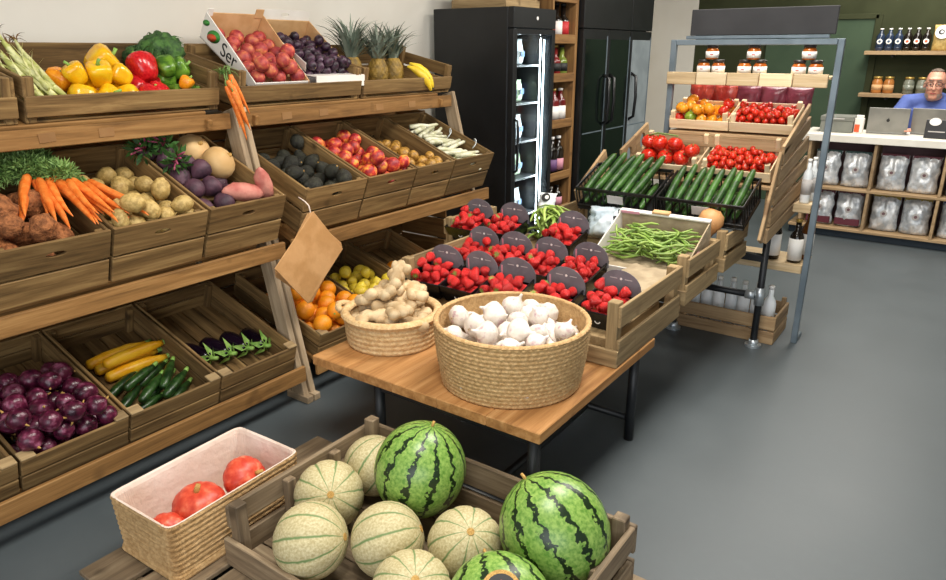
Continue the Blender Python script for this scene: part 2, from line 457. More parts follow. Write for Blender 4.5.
def blades(name, n, material, length, width, spread, lean, seed, droop=0.3, base=0.01, seg=4, forked=False):
    """a tuft of narrow curved leaves growing from the origin towards +z"""
    rg = random.Random(seed); v, f = [], []
    for q in range(n):
        az = rg.uniform(0, 6.283); tl = abs(rg.gauss(0, 1)) * spread + lean
        L = length * rg.uniform(0.6, 1.1); wd = width * rg.uniform(0.7, 1.2)
        bx, by = base * math.cos(az) * rg.random(), base * math.sin(az) * rg.random()
        d = Vector((math.cos(az), math.sin(az), 0)); s = Vector((-d.y, d.x, 0))
        tw = rg.uniform(-0.6, 0.6)
        o = len(v)
        for k in range(seg + 1):
            t = k / seg; ang = tl + droop * t * t * 2
            p = Vector((bx, by, 0)) + d * (L * t * math.sin(ang)) + Vector((0, 0, L * t * math.cos(ang)))
            ww = wd * (1 - t) ** 0.7 * (0.6 + 0.4 * math.sin(math.pi * min(1, t * 1.6))) + 0.0004
            nn = (s * math.cos(tw) + Vector((0, 0, 1)) * math.sin(tw)) * ww
            v += [p - nn, p + nn + Vector((0, 0, ww * 0.3))]
        for k in range(seg):
            a = o + 2 * k
            f.append((a, a + 1, a + 3, a + 2))
    return pydata(name, v, f, material, True)
def fluff(name, n, material, rx, ry, rz, L, wd, seed):
    """feathery leaves: short blades scattered through a rounded clump"""
    rg = random.Random(seed); v, f = [], []
    while len(f) < n * 2:
        p = Vector((rg.uniform(-1, 1), rg.uniform(-1, 1), rg.uniform(-1, 1)))
        if not 0.35 < p.length < 1: continue
        d = (p.normalized() + Vector((rg.uniform(-1, 1), rg.uniform(-1, 1), rg.uniform(-.6, 1)))).normalized() * L * rg.uniform(0.6, 1.2)
        sd = d.cross(Vector((rg.uniform(-1, 1), rg.uniform(-1, 1), rg.uniform(-1, 1)))).normalized() * wd
        c = Vector((p.x * rx, p.y * ry, p.z * rz)); o = len(v)
        v += [c, c + d * 0.5 - sd, c + d * 0.5 + sd, c + d]
        f += [(o, o + 1, o + 3), (o, o + 3, o + 2)]
    return pydata(name, v, f, material, False)
def textmesh(txt, size, material, extrude=0.0006):
    cu = bpy.data.curves.new('lettering', 'FONT'); cu.body = txt; cu.size = size; cu.extrude = extrude
    cu.align_x = 'CENTER'; cu.align_y = 'CENTER'
    o = bpy.data.objects.new('tmp', cu); COL.objects.link(o)
    bpy.context.view_layer.update()
    me = bpy.data.meshes.new_from_object(o.evaluated_get(bpy.context.evaluated_depsgraph_get()))
    bpy.data.objects.remove(o); bpy.data.curves.remove(cu)
    me.materials.clear(); me.materials.append(MATS[material])
    return me
_dc = {}
def disc(r, t, material, seg=20):
    k = (r, t, material, seg)
    if k not in _dc: _dc[k] = rev('disc', [(0, -t / 2), (r, -t / 2), (r, t / 2), (0, t / 2)], material, seg, smooth=False)
    return _dc[k]

# ------------------------------------------------------------------ piles
def heap(n, x0, x1, y0, y1, z0, r0, r1, g=(0, 0, -1), seed=1, iters=160, circ=None, zstart=None):
    """drop n balls into a bin and let them settle; returns [(pos, r)]"""
    rg = np.random.RandomState(seed)
    r = rg.uniform(r0, r1, n)
    g = np.array(g, float); g /= np.linalg.norm(g)
    nx = max(1, int((x1 - x0) / (2.05 * r1))); ny = max(1, int((y1 - y0) / (2.05 * r1)))
    P = np.zeros((n, 3))
    for i in range(n):
        l, q = divmod(i, nx * ny); a, b_ = divmod(q, nx)
        P[i] = (x0 + (b_ + 0.5) * (x1 - x0) / nx, y0 + (a + 0.5) * (y1 - y0) / ny, z0 + r1 + l * 2.0 * r1)
    P += rg.uniform(-0.3, 0.3, (n, 3)) * r1
    eye = np.eye(n) * 9
    for it in range(iters):
        st = 0.25 * r1 * (1 - it / iters) if it < iters - 25 else 0.0
        P += g * st
        for _ in range(3):
            D = P[:, None] - P[None]; L = np.linalg.norm(D, axis=2) + eye + 1e-9
            ov = np.clip(r[:, None] + r[None] - L, 0, None)
            P += 0.5 * (D / L[..., None] * ov[..., None]).sum(1) * 0.8
            if circ:
                cx, cy, cr = circ
                d = P[:, :2] - (cx, cy); l = np.linalg.norm(d, axis=1) + 1e-9
                k = np.clip(l - (cr - r), 0, None); P[:, :2] -= d / l[:, None] * k[:, None]
            else:
                P[:, 0] = np.clip(P[:, 0], x0 + r, x1 - r); P[:, 1] = np.clip(P[:, 1], y0 + r, y1 - r)
            P[:, 2] = np.maximum(P[:, 2], z0 + r)
    return [(Vector(p), float(q)) for p, q in zip(P, r)]
def put(proto, name, label, cat, group, M, rot, scale=1.0):
    """a thing from (mesh, [(part name, mesh, loc, rot)]); M is a world matrix or a location"""
    me, parts = proto
    o = bpy.data.objects.new(name, me); COL.objects.link(o)
    if isinstance(rot, Euler) or isinstance(rot, tuple): rot = Euler(rot).to_matrix()
    o.location = M; o.rotation_euler = rot.to_euler(); o.scale = (scale,) * 3 if not hasattr(scale, '__len__') else scale
    tag(o, label, cat, group)
    for pn, pm, pl, prr in parts:
        link(pn, pm, o, pl, prr)
    return o
def rrot(rg, tilt=3.2):
    return Euler((rg.uniform(-tilt, tilt), rg.uniform(-tilt, tilt), rg.uniform(0, 6.28))).to_matrix()
def pile(M, protos, name, label, cat, group, n, box, z0, r0, r1, seed, unit=1.0, tilt=3.2, circ=None, squash=1.0, settle=1.0):
    """settle a pile in the frame M (a crate) and put one object for each ball"""
    g = M.to_3x3().inverted() @ Vector((0, 0, -1))
    if circ is None: g = Vector((g.x, g.y * settle, g.z))
    rg = random.Random(seed)
    Rm = M.to_3x3()
    for i, (p, r) in enumerate(heap(n, *box, z0, r0, r1, g, seed, circ=circ)):
        pr = protos[i % len(protos)] if isinstance(protos, list) else protos
        put(pr, name, label, cat, group, M @ p, Rm @ rrot(rg, tilt), r / unit)

# ------------------------------------------------------------------ the room
def room(name, lo, hi, material):
    d = [b_ - a for a, b_ in zip(lo, hi)]; c = [(a + b_) / 2 for a, b_ in zip(lo, hi)]
    return struct(link(name, cbox(*d, material, 0.001), None, c))
room('floor', (-3.0, -4.0, -0.1), (8.5, 3.55, 0.0), 'floor_paint')
room('wall_left', (-3.0, 3.36, 0.0), (8.5, 3.5, 3.0), 'white_paint')
room('wall_back', (8.32, -4.0, 0.0), (8.46, 2.83, 3.0), 'green_paint')
room('wall_pier', (8.30, 2.83, 0.0), (8.46, 3.36, 3.0), 'white_paint')
room('ceiling', (-3.0, -4.0, 3.0), (8.5, 3.55, 3.1), 'ceiling_paint')
room('wall_right', (1.0, -4.0, 0.0), (8.5, -3.9, 3.0), 'white_paint')
d1 = room('door_1', (8.295, 1.05, 0.0), (8.325, 2.05, 1.89), 'door_green')
link('door_frame', cbox(0.05, 0.06, 1.93, 'green_paint'), d1, (-0.005, -0.53, 0.02))
link('door_frame', cbox(0.05, 1.06, 0.05, 'green_paint'), d1, (-0.005, 0.0, 0.97))

# ------------------------------------------------------------------ crates
def crate(name, label, loc, rz, tilt, W, D, front, back, side, post, material, base=0.0, nb=5, hole=False, group=None, cat='crate',
          t=0.012, ps=0.028, deep=False):
    root = empty(name, loc, (R(tilt), 0, R(rz))); tag(root, label, cat, group)
    for i, (z0, z1) in enumerate(front):
        if hole and i == len(front) - 1:
            link('slat', hole_plank(W, z1 - z0, t, (0.034, 0.011), material, cy=0.006), root, (W / 2, t / 2, (z0 + z1) / 2))
        else: span(root, 'slat', (0, 0, z0), (W, t, z1), material)
    for (z0, z1) in back: span(root, 'slat', (0, D - t, z0), (W, D, z1), material)
    for (z0, z1) in side:
        for x in (0, W - t): span(root, 'slat', (x, t, z0), (x + t, D - t, z1), material)
    if post:
        for x in (t, W - t - ps):
            for y, hh in ((t, post[0]), (D - t - ps, post[1])):
                span(root, 'corner_post', (x, y, 0.0), (x + ps, y + ps, hh), material)
    if deep:
        bw = (W - 2 * t) / nb
        for i in range(nb):
            span(root, 'base_board', (t + i * bw + 0.003, t, base), (t + i * bw + bw - 0.003, D - t, base + 0.008), material)
        for x in (0.0, W - 0.05): span(root, 'corner_block', (x, 0.0, front[-1][1]), (x + 0.05, 0.045, front[-1][1] + 0.008), 'grey_wood')
        return root, MT(loc, (R(tilt), 0, R(rz)))
    bw = (D - 2 * t) / nb
    for i in range(nb):
        y = t + i * bw
        span(root, 'base_board', (t, y + 0.003, base), (W - t, y + bw - 0.003, base + 0.008), material)
    return root, MT(loc, (R(tilt), 0, R(rz)))

# ------------------------------------------------------------------ left display stands
def stand(x0, x1, label):
    root = empty('display_stand', (x0, 2.45, 0)); tag(root, label, 'display stand', None)
    ox, oy = x0, 2.45; L = x1 - x0
    a = math.atan2(0.40, 1.36)
    for x in (0.016, L - 0.016):
        plank(root, 'front_leg', (x - 0.015, 2.63 - oy, 0.67), (0.030, 0.085, 1.40), 'leg_wood', (-a, R(2.4), 0))
        span(root, 'rear_leg', (x - 0.016, 3.26 - oy, 0), (x + 0.016, 3.32 - oy, 1.42), 'leg_wood')
        span(root, 'foot', (x - 0.062, 2.37 - oy, 0), (x - 0.024, 2.52 - oy, 0.035), 'leg_wood')
    for (y, z0, z1, e) in ((2.765, 1.262, 1.332, 0.05), (2.488, 0.70, 0.772, 0.03), (2.385, 0.115, 0.19, 0.06)):
        span(root, 'ledge_board', (0.0, y - oy, z0), (L - e, y + 0.02 - oy, z1), 'stand_wood')
    for k in range(9):
        span(root, 'shade_back_board', (0.01, 3.235 - oy, 0.10 + 0.132 * k), (L - 0.02, 3.25 - oy, 0.222 + 0.132 * k), 'stand_wood')  # added boards, standing in for the shade behind the tiers
    for (py, pz, t, ss) in ((2.79, 1.345, 12, (0.05, 0.36)), (2.515, 0.785, 22, (0.06, 0.5)), (2.45, 0.165, 18, (0.06, 0.56))):
        c, s = math.cos(R(t)), math.sin(R(t))
        for k in ss:
            plank(root, 'bearer', (L / 2 - 0.05, py + k * c + 0.011 * s - oy, pz + k * s - 0.011 * c - 0.001), (L - 0.2, 0.09, 0.02), 'stand_wood', (R(t), 0, 0))
        k = sum(ss) / 2
        for x in (0.07, L - 0.17):
            plank(root, 'side_rail', (x, py + k * c + 0.045 * s - oy, pz + k * s - 0.045 * c), (0.025, 0.52, 0.045), 'stand_wood', (R(t), 0, 0))
    return root
st1 = stand(0.34, 2.05, 'brown wooden stepped display stand at the left, holding carrots, potatoes and red onions')
st2 = stand(2.062, 3.70, 'brown wooden stepped display stand next to the tall black drinks fridge, under the pineapples')

for k in range(8):
    z0 = 0.10 + 0.142 * k; y0 = 2.68 + 0.29 * z0
    span(st2, 'shade_end_board', (1.595, y0 - 2.45, z0), (1.609, 3.23 - 2.45, z0 + 0.132), 'stand_wood')  # added boards cover the bright wall where this end lies in shadow
for st_, xs_ in ((st1, (0.87, 1.09)), (st2, (0.26, 0.50, 0.92, 1.2))):
    for x in xs_: link('price_tag', cbox(0.06, 0.002, 0.034, 'tag_brown', 0.0005), st_, (x, 2.7635 - 2.45, 1.298), (0, random.Random(x).uniform(-.06, .06), 0))
FR2 = [(0.0, 0.108), (0.118, 0.23)]
def mid_crate(x0, W, what, base):
    return crate('wooden_crate', what, (x0, 2.515, 0.785), 0, 22, W, 0.60, FR2, FR2, FR2, (0.222, 0.222), 'crate_wood', base, 5, True, 'middle row crates on the stands')
def low_crate(x0, W, what, base=0.0):
    return crate('wooden_crate', what, (x0, 2.45, 0.165), 0, 18, W, 0.66, [(0, 0.062), (0.068, 0.135)], [(0, 0.062), (0.068, 0.135)],
                 [(0, 0.062), (0.068, 0.135)], (0.13, 0.13), 'crate_wood', base, 5, False, 'bottom row crates on the stands', deep=True)
def top_crate(x0, W, what):
    return crate('wooden_crate', what, (x0, 2.79, 1.345), 0, 12, W, 0.43, [(0.024, 0.100)], [(0.0, 0.08), (0.09, 0.20)],
                 [(0.0, 0.08), (0.092, 0.165)], (0.165, 0.20), 'crate_wood', 0.0, 4, False, 'top row crates on the stands')

def stem_tube(name, material, L, r0, r1, bend=0.3):
    return tube(name, [(0, 0, 0), (bend * L * 0.2, 0, L * 0.5), (bend * L, 0, L)], [r0, (r0 + r1) / 2, r1], material, 6)

# ---- stand 1, middle row
_, Mc1 = mid_crate(0.845, 0.37, 'wooden crate of brown roots and bunched carrots, leftmost in the middle row', 0.075)
_, Mc2 = mid_crate(1.228, 0.38, 'wooden crate filled with yellow potatoes in the middle row', 0.09)
_, Mc3 = mid_crate(1.622, 0.378, 'wooden crate of beetroots, round beige swedes and sweet potatoes', 0.085)
root_p = [(rev('brown_root', ellip(9, 1, 0.86, 0.1, 0.1), 'brown_root', 16, deform=lump(0.33, 1.9, s)), []) for s in (1, 2, 3)]
pile(Mc1, root_p, 'brown_root', 'knobbly brown root in the crate left of the carrots', 'root vegetable', 'brown roots beside the carrots', 16,
     (0.02, 0.30, 0.02, 0.50), 0.09, 0.045, 0.058, 3, unit=1.05, settle=0.5)
def carrot_mesh(L, r, bend, seed):
    pts = [(bend * L * math.sin(t * 2.4) * 0.2, 0, L * t) for t in (0, 0.06, 0.25, 0.5, 0.75, 0.92, 1.0)]
    return tube('carrot', pts, [r * q for q in (0.55, 0.95, 1.0, 0.8, 0.52, 0.24, 0.06)], 'carrot', 9)
CAR = [carrot_mesh(0.29, 0.0175, b_, i) for i, b_ in enumerate((0.1, -0.3, 0.4, 0.0))]
CSTK = stem_tube('stalk', 'leaf_green', 0.05, 0.006, 0.004)
def carrot_bunch(label, M, items, tuft):
    """items: (x, y, z, yaw, dip, len) in the frame M, the crown of each carrot at x y z"""
    root = empty('carrot_bunch', M @ Vector(tuft[:3])); tag(root, label, 'carrots', None)
    base = M @ Vector(tuft[:3]); R3 = M.to_3x3()
    for i, (x, y, z, yaw, dip, s) in enumerate(items):
        d = Vector((math.sin(yaw) * math.cos(dip), -math.cos(yaw) * math.cos(dip), -math.sin(dip)))
        q = (R3 @ d).to_track_quat('Z', 'Y')
        c = link('carrot', CAR[i % 4], root, (M @ Vector((x, y, z))) - base, q.to_euler(), s)
        link('stalk', CSTK, c, (0, 0, 0.002), (R(180), 0, 0))
    for (me, off, rot) in tuft[3]:
        link('foliage', me, root, R3 @ Vector(off), rot)
    return root
tuft_a = fluff('carrot_leaves', 1500, 'leaf_green', 0.075, 0.065, 0.05, 0.03, 0.0026, 3)
tuft_b = fluff('carrot_leaves', 900, 'leaf_green', 0.055, 0.06, 0.04, 0.03, 0.0026, 4)
it = []
rg = random.Random(5)
for i in range(9):
    it.append((0.27 + 0.013 * i + rg.uniform(-.006, .006), 0.385 + rg.uniform(-.03, .02), 0.235 + 0.016 * (i % 2), -0.50 + 0.075 * i, 0.02 + rg.uniform(-.02, .02), rg.uniform(0.85, 1.12)))
carrot_bunch('bunch of orange carrots with feathery green tops lying over the brown roots', Mc1, it,
             (0.31, 0.43, 0.235, [(tuft_a, (0.0, 0.03, 0.02), (0.2, 0, 0)), (tuft_b, (-0.09, 0.06, 0.0), (0.3, -0.4, 0)), (tuft_b, (0.05, 0.07, 0.02), (0.1, 0.3, 0)), (tuft_a, (-0.05, 0.10, 0.02), (0, 0, 1)), (tuft_b, (0.02, 0.13, 0.0), (0, 0, 2))]))
it = []
for i in range(9):
    it.append((0.37 + 0.011 * i + rg.uniform(-.006, .006), 0.33 - 0.006 * i + rg.uniform(-.02, .02), 0.243 + 0.018 * (i % 2), -0.12 + 0.055 * i, -0.02 + rg.uniform(-.02, .02), rg.uniform(0.85, 1.1)))
carrot_bunch('bunch of orange carrots spilling over the edge towards the potatoes', Mc1, it,
             (0.40, 0.36, 0.245, [(tuft_b, (-0.02, 0.0, 0.01), (-0.7, 0.0, 0)), (tuft_b, (-0.05, 0.05, 0.01), (0.2, -0.3, 0))]))
pot_p = [(rev('potato', ellip(8, 1, 1.28), 'potato', 14, deform=lump(0.14, 1.6, s)), []) for s in (4, 5, 6)]
pile(Mc2, pot_p, 'potato', 'yellow waxy potato in the crate beside the carrots', 'potato', 'yellow potatoes', 46,
     (0.014, 0.366, 0.014, 0.53), 0.099, 0.034, 0.043, 8, unit=1.12, settle=0.35)
beet_leaf = fluff('leaves', 60, 'dark_leaf', 0.04, 0.04, 0.03, 0.05, 0.011, 8)
beet_stalks = merge('stalks', [tube_v([(0, 0, 0), (0.01 * k, 0.006 * (k % 2), 0.05), (0.03 * (k - 1.5), 0.01, 0.10)], [0.005, 0.0045, 0.004], 6) for k in range(4)], 'beet_stalk')
beet_a = (rev('beetroot', ellip(8, 0.045, 0.043, 0.006) [1:] if False else [(0, -0.06), (0.006, -0.05), (0.02, -0.04), (0.038, -0.02), (0.045, 0.002), (0.04, 0.024), (0.024, 0.037), (0, 0.04)], 'beet', 14), [])
beet_b = (beet_a[0], [('stalk', beet_stalks, (0, 0, 0.038), None), ('leaf', beet_leaf, (0, 0, 0.09), None)])
for i, (x, y, z, r3) in enumerate(((0.035, 0.50, 0.23, (0.6, -0.9, 0)), (0.10, 0.47, 0.235, (0.3, -0.6, 0)), (0.06, 0.40, 0.235, (0.9, -0.8, 0.4)))):
    put(beet_b, 'beetroot', 'dark purple beetroot with its stalks and leaves, back of the crate with swedes', 'beetroot', 'leafy beetroots', Mc3 @ Vector((x, y, z)), Mc3.to_3x3() @ Euler(r3).to_matrix(), 0.95)
for i, (x, y, z) in enumerate(((0.06, 0.30, 0.21), (0.14, 0.38, 0.22), (0.15, 0.29, 0.24), (0.07, 0.21, 0.20), (0.15, 0.21, 0.2), (0.16, 0.125, 0.165), (0.05, 0.12, 0.16), (0.24, 0.2, 0.15), (0.25, 0.3, 0.15))):
    put(beet_a, 'beetroot', 'dark purple trimmed beetroot beside the potatoes', 'beetroot', 'trimmed beetroots', Mc3 @ Vector((x, y, z)), rrot(rg, 1.0), 1.0)
swede = (rev('swede', ellip(9, 0.072, 0.066, 0.012, 0.006), 'swede', 20), [('root_stub', stem_tube('stub', 'dry_stem', 0.018, 0.012, 0.007), (0, 0, 0.05), None)])
put(swede, 'swede', 'round beige swede at the top of the beetroot crate', 'swede', None, Mc3 @ Vector((0.235, 0.47, 0.225)), Euler((0.9, 0.2, 0)).to_matrix(), 1.08)
put(swede, 'swede', 'round beige swede with a green shoulder, lower of the two', 'swede', None, Mc3 @ Vector((0.27, 0.335, 0.23)), Euler((0.6, 0.8, 0)).to_matrix(), 1.05)
def spud(n, s): return (tube('sweet_potato', [(-0.10, 0, 0), (-0.085, 0.003, 0), (-0.05, 0.006, 0.002), (0, 0, 0), (0.05, -0.006, 0), (0.085, 0, 0.002), (0.105, 0.004, 0)], [0.006, 0.02, 0.037, 0.042, 0.036, 0.018, 0.004], 'sweet_potato', 12), [])
put(spud(0, 0), 'sweet_potato', 'pink sweet potato lying along the front edge beside the beetroots', 'sweet potato', None, Mc3 @ Vector((0.25, 0.115, 0.205)), Mc3.to_3x3() @ Euler((0, 0.05, -0.25)).to_matrix(), 1.0)
put(spud(0, 0), 'sweet_potato', 'pink sweet potato standing up in the corner of the beetroot crate', 'sweet potato', None, Mc3 @ Vector((0.335, 0.10, 0.235)), Euler((0.2, 1.15, 0.6)).to_matrix(), 0.88)

# ---- stand 1, bottom row
_, Mb0 = low_crate(0.385, 0.38, 'wooden crate cut off by the left picture edge, bottom row')
_, Mb1 = low_crate(0.775, 0.377, 'wooden crate of red onions in the bottom row')
_, Mb2 = low_crate(1.162, 0.393, 'wooden crate of yellow and green courgettes in the bottom row')
_, Mb3 = low_crate(1.565, 0.405, 'wooden crate of aubergines at the end of the bottom row')
neck = stem_tube('neck', 'dry_stem', 0.35, 0.13, 0.05, 0.4)
onion_p = (rev('red_onion', [(0, -0.84), (0.25, -0.86), (0.62, -0.68), (0.92, -0.3), (1.0, 0.05), (0.9, 0.42), (0.62, 0.72), (0.32, 0.9), (0.16, 1.02), (0, 1.04)], 'onion_skin', 18), [('neck', neck, (0, 0, 0.95), None)])
pile(Mb1, onion_p, 'red_onion', 'shiny red onion heaped in the bottom-row crate', 'onion', 'red onions', 52, (0.014, 0.363, 0.014, 0.50), 0.009, 0.036, 0.046, 12, settle=0.45)
def courg(material, L, r):
    return (tube('courgette', [(-L / 2, 0, 0), (-L / 2 + 0.01, 0, 0), (-L * 0.2, 0, 0.004), (L * 0.2, 0, 0.004), (L * 0.42, 0, 0), (L / 2, 0, 0)], [r * 0.5, r * 0.85, r, r * 0.95, r * 0.6, r * 0.5], material, 12),
            [('stem', tube('stem', [(0, 0, 0), (0.03, 0, 0.003)], [r * 0.5, r * 0.42], 'calyx', 7), (L / 2 - 0.002, 0, 0), None)])
cy, cg = courg('courgette_yellow', 0.27, 0.027), courg('courgette_green', 0.2, 0.023)
for i, (x, y, z, a_) in enumerate(((0.215, 0.47, 0.036, 0.05), (0.225, 0.41, 0.036, -0.02), (0.235, 0.35, 0.036, 0.0), (0.24, 0.385, 0.086, 0.05))):
    put(cy, 'courgette', ('yellow courgette, rearmost of the four', 'yellow courgette, second from the back of four', 'yellow courgette next to the green courgettes', 'yellow courgette lying on top of the other yellow ones')[i], 'courgette', 'yellow courgettes', Mb2 @ Vector((x, y, z)), Mb2.to_3x3() @ Euler((0, 0, a_)).to_matrix())
for i, (x, y, z, a_) in enumerate(((0.13, 0.285, 0.032, 0.5), (0.26, 0.28, 0.032, 0.45), (0.12, 0.20, 0.032, 0.6), (0.25, 0.20, 0.032, 0.5), (0.13, 0.115, 0.032, 0.3), (0.27, 0.11, 0.032, 0.5), (0.18, 0.245, 0.075, 0.4), (0.28, 0.20, 0.076, 0.8), (0.18, 0.16, 0.076, 0.6), (0.27, 0.13, 0.076, 0.55))):
    put(cg, 'courgette', 'dark green courgette in the crate with the yellow ones', 'courgette', 'green courgettes', Mb2 @ Vector((x, y, z)), Mb2.to_3x3() @ Euler((0, 0, a_)).to_matrix(), 0.9)
cal_leaf = []
for k in range(5):
    a_ = k * 1.2566
    cal_leaf.append(([(0, 0, 0.012), (0.03 * math.cos(a_ - .5), 0.03 * math.sin(a_ - .5), 0.002), (0.062 * math.cos(a_), 0.062 * math.sin(a_), -0.035), (0.03 * math.cos(a_ + .5), 0.03 * math.sin(a_ + .5), 0.002)], [(0, 1, 2), (0, 2, 3)]))
aub_cap = merge('cap', [([(x_ * 1.35, y_ * 1.35, z_ * 1.2) for x_, y_, z_ in v_], f_) for v_, f_ in cal_leaf] + [tube_v([(0, 0, 0.0), (0, 0, 0.02), (0.01, 0, 0.05)], [0.02, 0.012, 0.011], 8)], 'calyx')
aub = (rev('aubergine', [(0, -0.2), (0.03, -0.197), (0.05, -0.175), (0.055, -0.13), (0.048, -0.07), (0.038, -0.02), (0.028, 0.0), (0, 0.008)], 'aubergine', 16), [('cap', aub_cap, (0, 0, -0.002), None)])
for i, (x, y) in enumerate(((0.085, 0.24), (0.175, 0.225), (0.265, 0.215), (0.345, 0.19))):
    d = Vector((0.28 - 0.1 * i, -0.9, 0.22)); q = (Mb3.to_3x3() @ d).to_track_quat('Z', 'X').to_matrix()
    put(aub, 'aubergine', ('leftmost', 'second', 'third', 'rightmost')[i] + ' dark purple aubergine with green cap', 'aubergine', 'aubergines', Mb3 @ (Vector((x - 0.0, y - 0.04, 0.075))), q, 0.82)

# ---- stand 1, top row
_, Mt0 = top_crate(0.36, 0.78, 'wooden crate cut off by the left edge of the picture, top row')
_, Mt1 = top_crate(1.165, 0.80, 'wooden crate of coloured peppers in the top row')
def lobed(k, amp): return lambda th, t: 1 + amp * math.cos(k * th) * math.sin(math.pi * min(1, t * 1.1))
def pepper(material, lob):
    prof = [(0, -0.92), (0.28, -0.98), (0.55, -0.9), (0.78, -0.55), (0.92, -0.05), (1.0, 0.4), (0.92, 0.75), (0.62, 0.93), (0.3, 0.86), (0, 0.74)]
    return (rev('bell_pepper', prof, material, 24, lobed(lob, 0.1)), [('stem', tube('stem', [(0, 0, 0), (0.04, 0, 0.3), (0.2, 0, 0.55)], [0.2, 0.11, 0.13], 'calyx', 7), (0, 0, 0.74), None)])
py, pr_, pg, po = pepper('pepper_yellow', 4), pepper('pepper_red', 3), pepper('pepper_green', 4), pepper('pepper_orange', 4)
def peps(pr, colour, spots, seed):
    rg2 = random.Random(seed)
    for (x, y, z, r_) in spots:
        put(pr, 'bell_pepper', colour, 'pepper', ' '.join(colour.split()[:3]) + 's', Mt1 @ Vector((x, y, z - 0.012)), Euler((rg2.uniform(0.2, 1.5), rg2.uniform(-0.9, 0.9), rg2.uniform(0, 6))).to_matrix(), r_)
put(po, 'bell_pepper', 'orange pepper half hidden by pale stalks, left of the yellow peppers', 'pepper', None, Mt1 @ Vector((0.215, 0.20, 0.10)), Euler((0.4, 0.3, 0)).to_matrix(), 0.05)
peps(py, 'yellow bell pepper in the heap of yellow peppers', ((0.235, 0.075, 0.075, .05), (0.335, 0.07, 0.072, .05), (0.425, 0.075, 0.07, .046), (0.30, 0.165, 0.085, .052), (0.40, 0.17, 0.08, .05), (0.335, 0.12, 0.155, .05), (0.425, 0.13, 0.145, .044), (0.25, 0.135, 0.155, .044)), 3)
put(py, 'bell_pepper', 'large yellow bell pepper crowning the yellow heap', 'pepper', None, Mt1 @ Vector((0.40, 0.225, 0.165)), Euler((0.5, -0.9, 2.0)).to_matrix(), 0.062)
peps(pr_, 'red bell pepper in the low heap of red ones', ((0.51, 0.075, 0.07, .047), (0.505, 0.17, 0.08, .05), (0.575, 0.10, 0.075, .045), (0.595, 0.2, 0.08, .048)), 4)
put(pr_, 'bell_pepper', 'big glossy red bell pepper on top of the red ones', 'pepper', None, Mt1 @ Vector((0.555, 0.185, 0.148)), Euler((0.2, 0.5, 2.0)).to_matrix(), 0.062)
peps(pg, 'green bell pepper at the right end of the pepper crate', ((0.655, 0.10, 0.062, .042), (0.735, 0.07, 0.06, .038), (0.665, 0.205, 0.09, .05), (0.745, 0.15, 0.065, .042), (0.655, 0.17, 0.165, .045), (0.725, 0.20, 0.15, .05)), 5)
put(po, 'bell_pepper', 'small orange and green pepper at the front of the green ones', 'pepper', None, Mt1 @ Vector((0.665, 0.045, 0.055 + 0.06)), Euler((0.4, 0.5, 0)).to_matrix(), 0.03)
kale_v = rev('kale', ellip(16, 0.085, 0.07), 'kale', 36, deform=lambda p: p * (1 + 0.30 * mnoise.noise(p * 38) + 0.16 * mnoise.noise(p * 90)))
kale_b = blades('leaf', 90, 'dark_leaf', 0.085, 0.015, 0.9, 0.2, 21, 0.5, 0.04)
for i, (x, y, z, s) in enumerate(((0.72, 0.31, 0.185, 1.05), (0.64, 0.34, 0.15, 0.8), (0.755, 0.345, 0.105, 0.6))):
    put((kale_v, [('leaf', kale_b, (0, 0, 0.01), None)]), 'curly_kale', ('curly dark green kale head rising above the green peppers', 'curly dark green kale behind the red peppers', 'small curly kale tucked in the back corner')[i], 'kale', None, Mt1 @ Vector((x, y, z)), rrot(rg, 0.4), s)
hk = []
for s in range(3):
    L = 0.32
    hk.append((tube('stalk', [(0, 0, 0), (0, 0.004, 0.06), (0.006 * s, 0.01, 0.16), (0.01 * s, 0.0, 0.25), (0.02 * s, -0.01, L)], [0.014, 0.024, 0.022, 0.014, 0.006], 'husk', 9, 0.75),
               [('leaf_tip', blades('tip', 14, 'brown_tip', 0.06, 0.006, 0.35, 0.1, s + 3, 0.4, 0.008), (0.02 * s, -0.01, L - 0.02), None), ('outer_leaf', blades('outer', 5, 'husk', 0.2, 0.014, 0.12, 0.05, s + 9, 0.2, 0.02), (0, 0, 0.05), None)]))
for i, (x, y, z, lean, back) in enumerate(((0.05, 0.06, 0.06, -0.32, 0.72), (0.10, 0.055, 0.06, -0.42, 0.70), (0.15, 0.05, 0.06, -0.5, 0.75), (0.075, 0.1, 0.10, -0.25, 0.68), (0.125, 0.095, 0.10, -0.38, 0.66), (0.185, 0.085, 0.07, -0.6, 0.72), (0.05, 0.15, 0.08, -0.2, 0.6), (0.11, 0.14, 0.12, -0.36, 0.6), (0.165, 0.13, 0.1, -0.46, 0.62))):
    put(hk[i % 3], 'leafy_stalk', 'long pale green leafy stalk with brown tip beside the yellow peppers', 'vegetable', 'pale leafy stalks', Mt1 @ Vector((x, y, z)), Euler((-back * 1.2, lean * 0.9, 0)).to_matrix(), 0.74)
gl = blades('leaf', 60, 'dark_leaf', 0.12, 0.012, 0.5, 0.1, 31, 0.4, 0.04)
put((kale_v, [('leaf', gl, (0, 0, 0), None)]), 'leafy_greens', 'dark leafy greens cut off by the left edge of the picture', 'greens', None, Mt0 @ Vector((0.70, 0.22, 0.08)), Euler((0, 0, 0)).to_matrix(), 0.9)

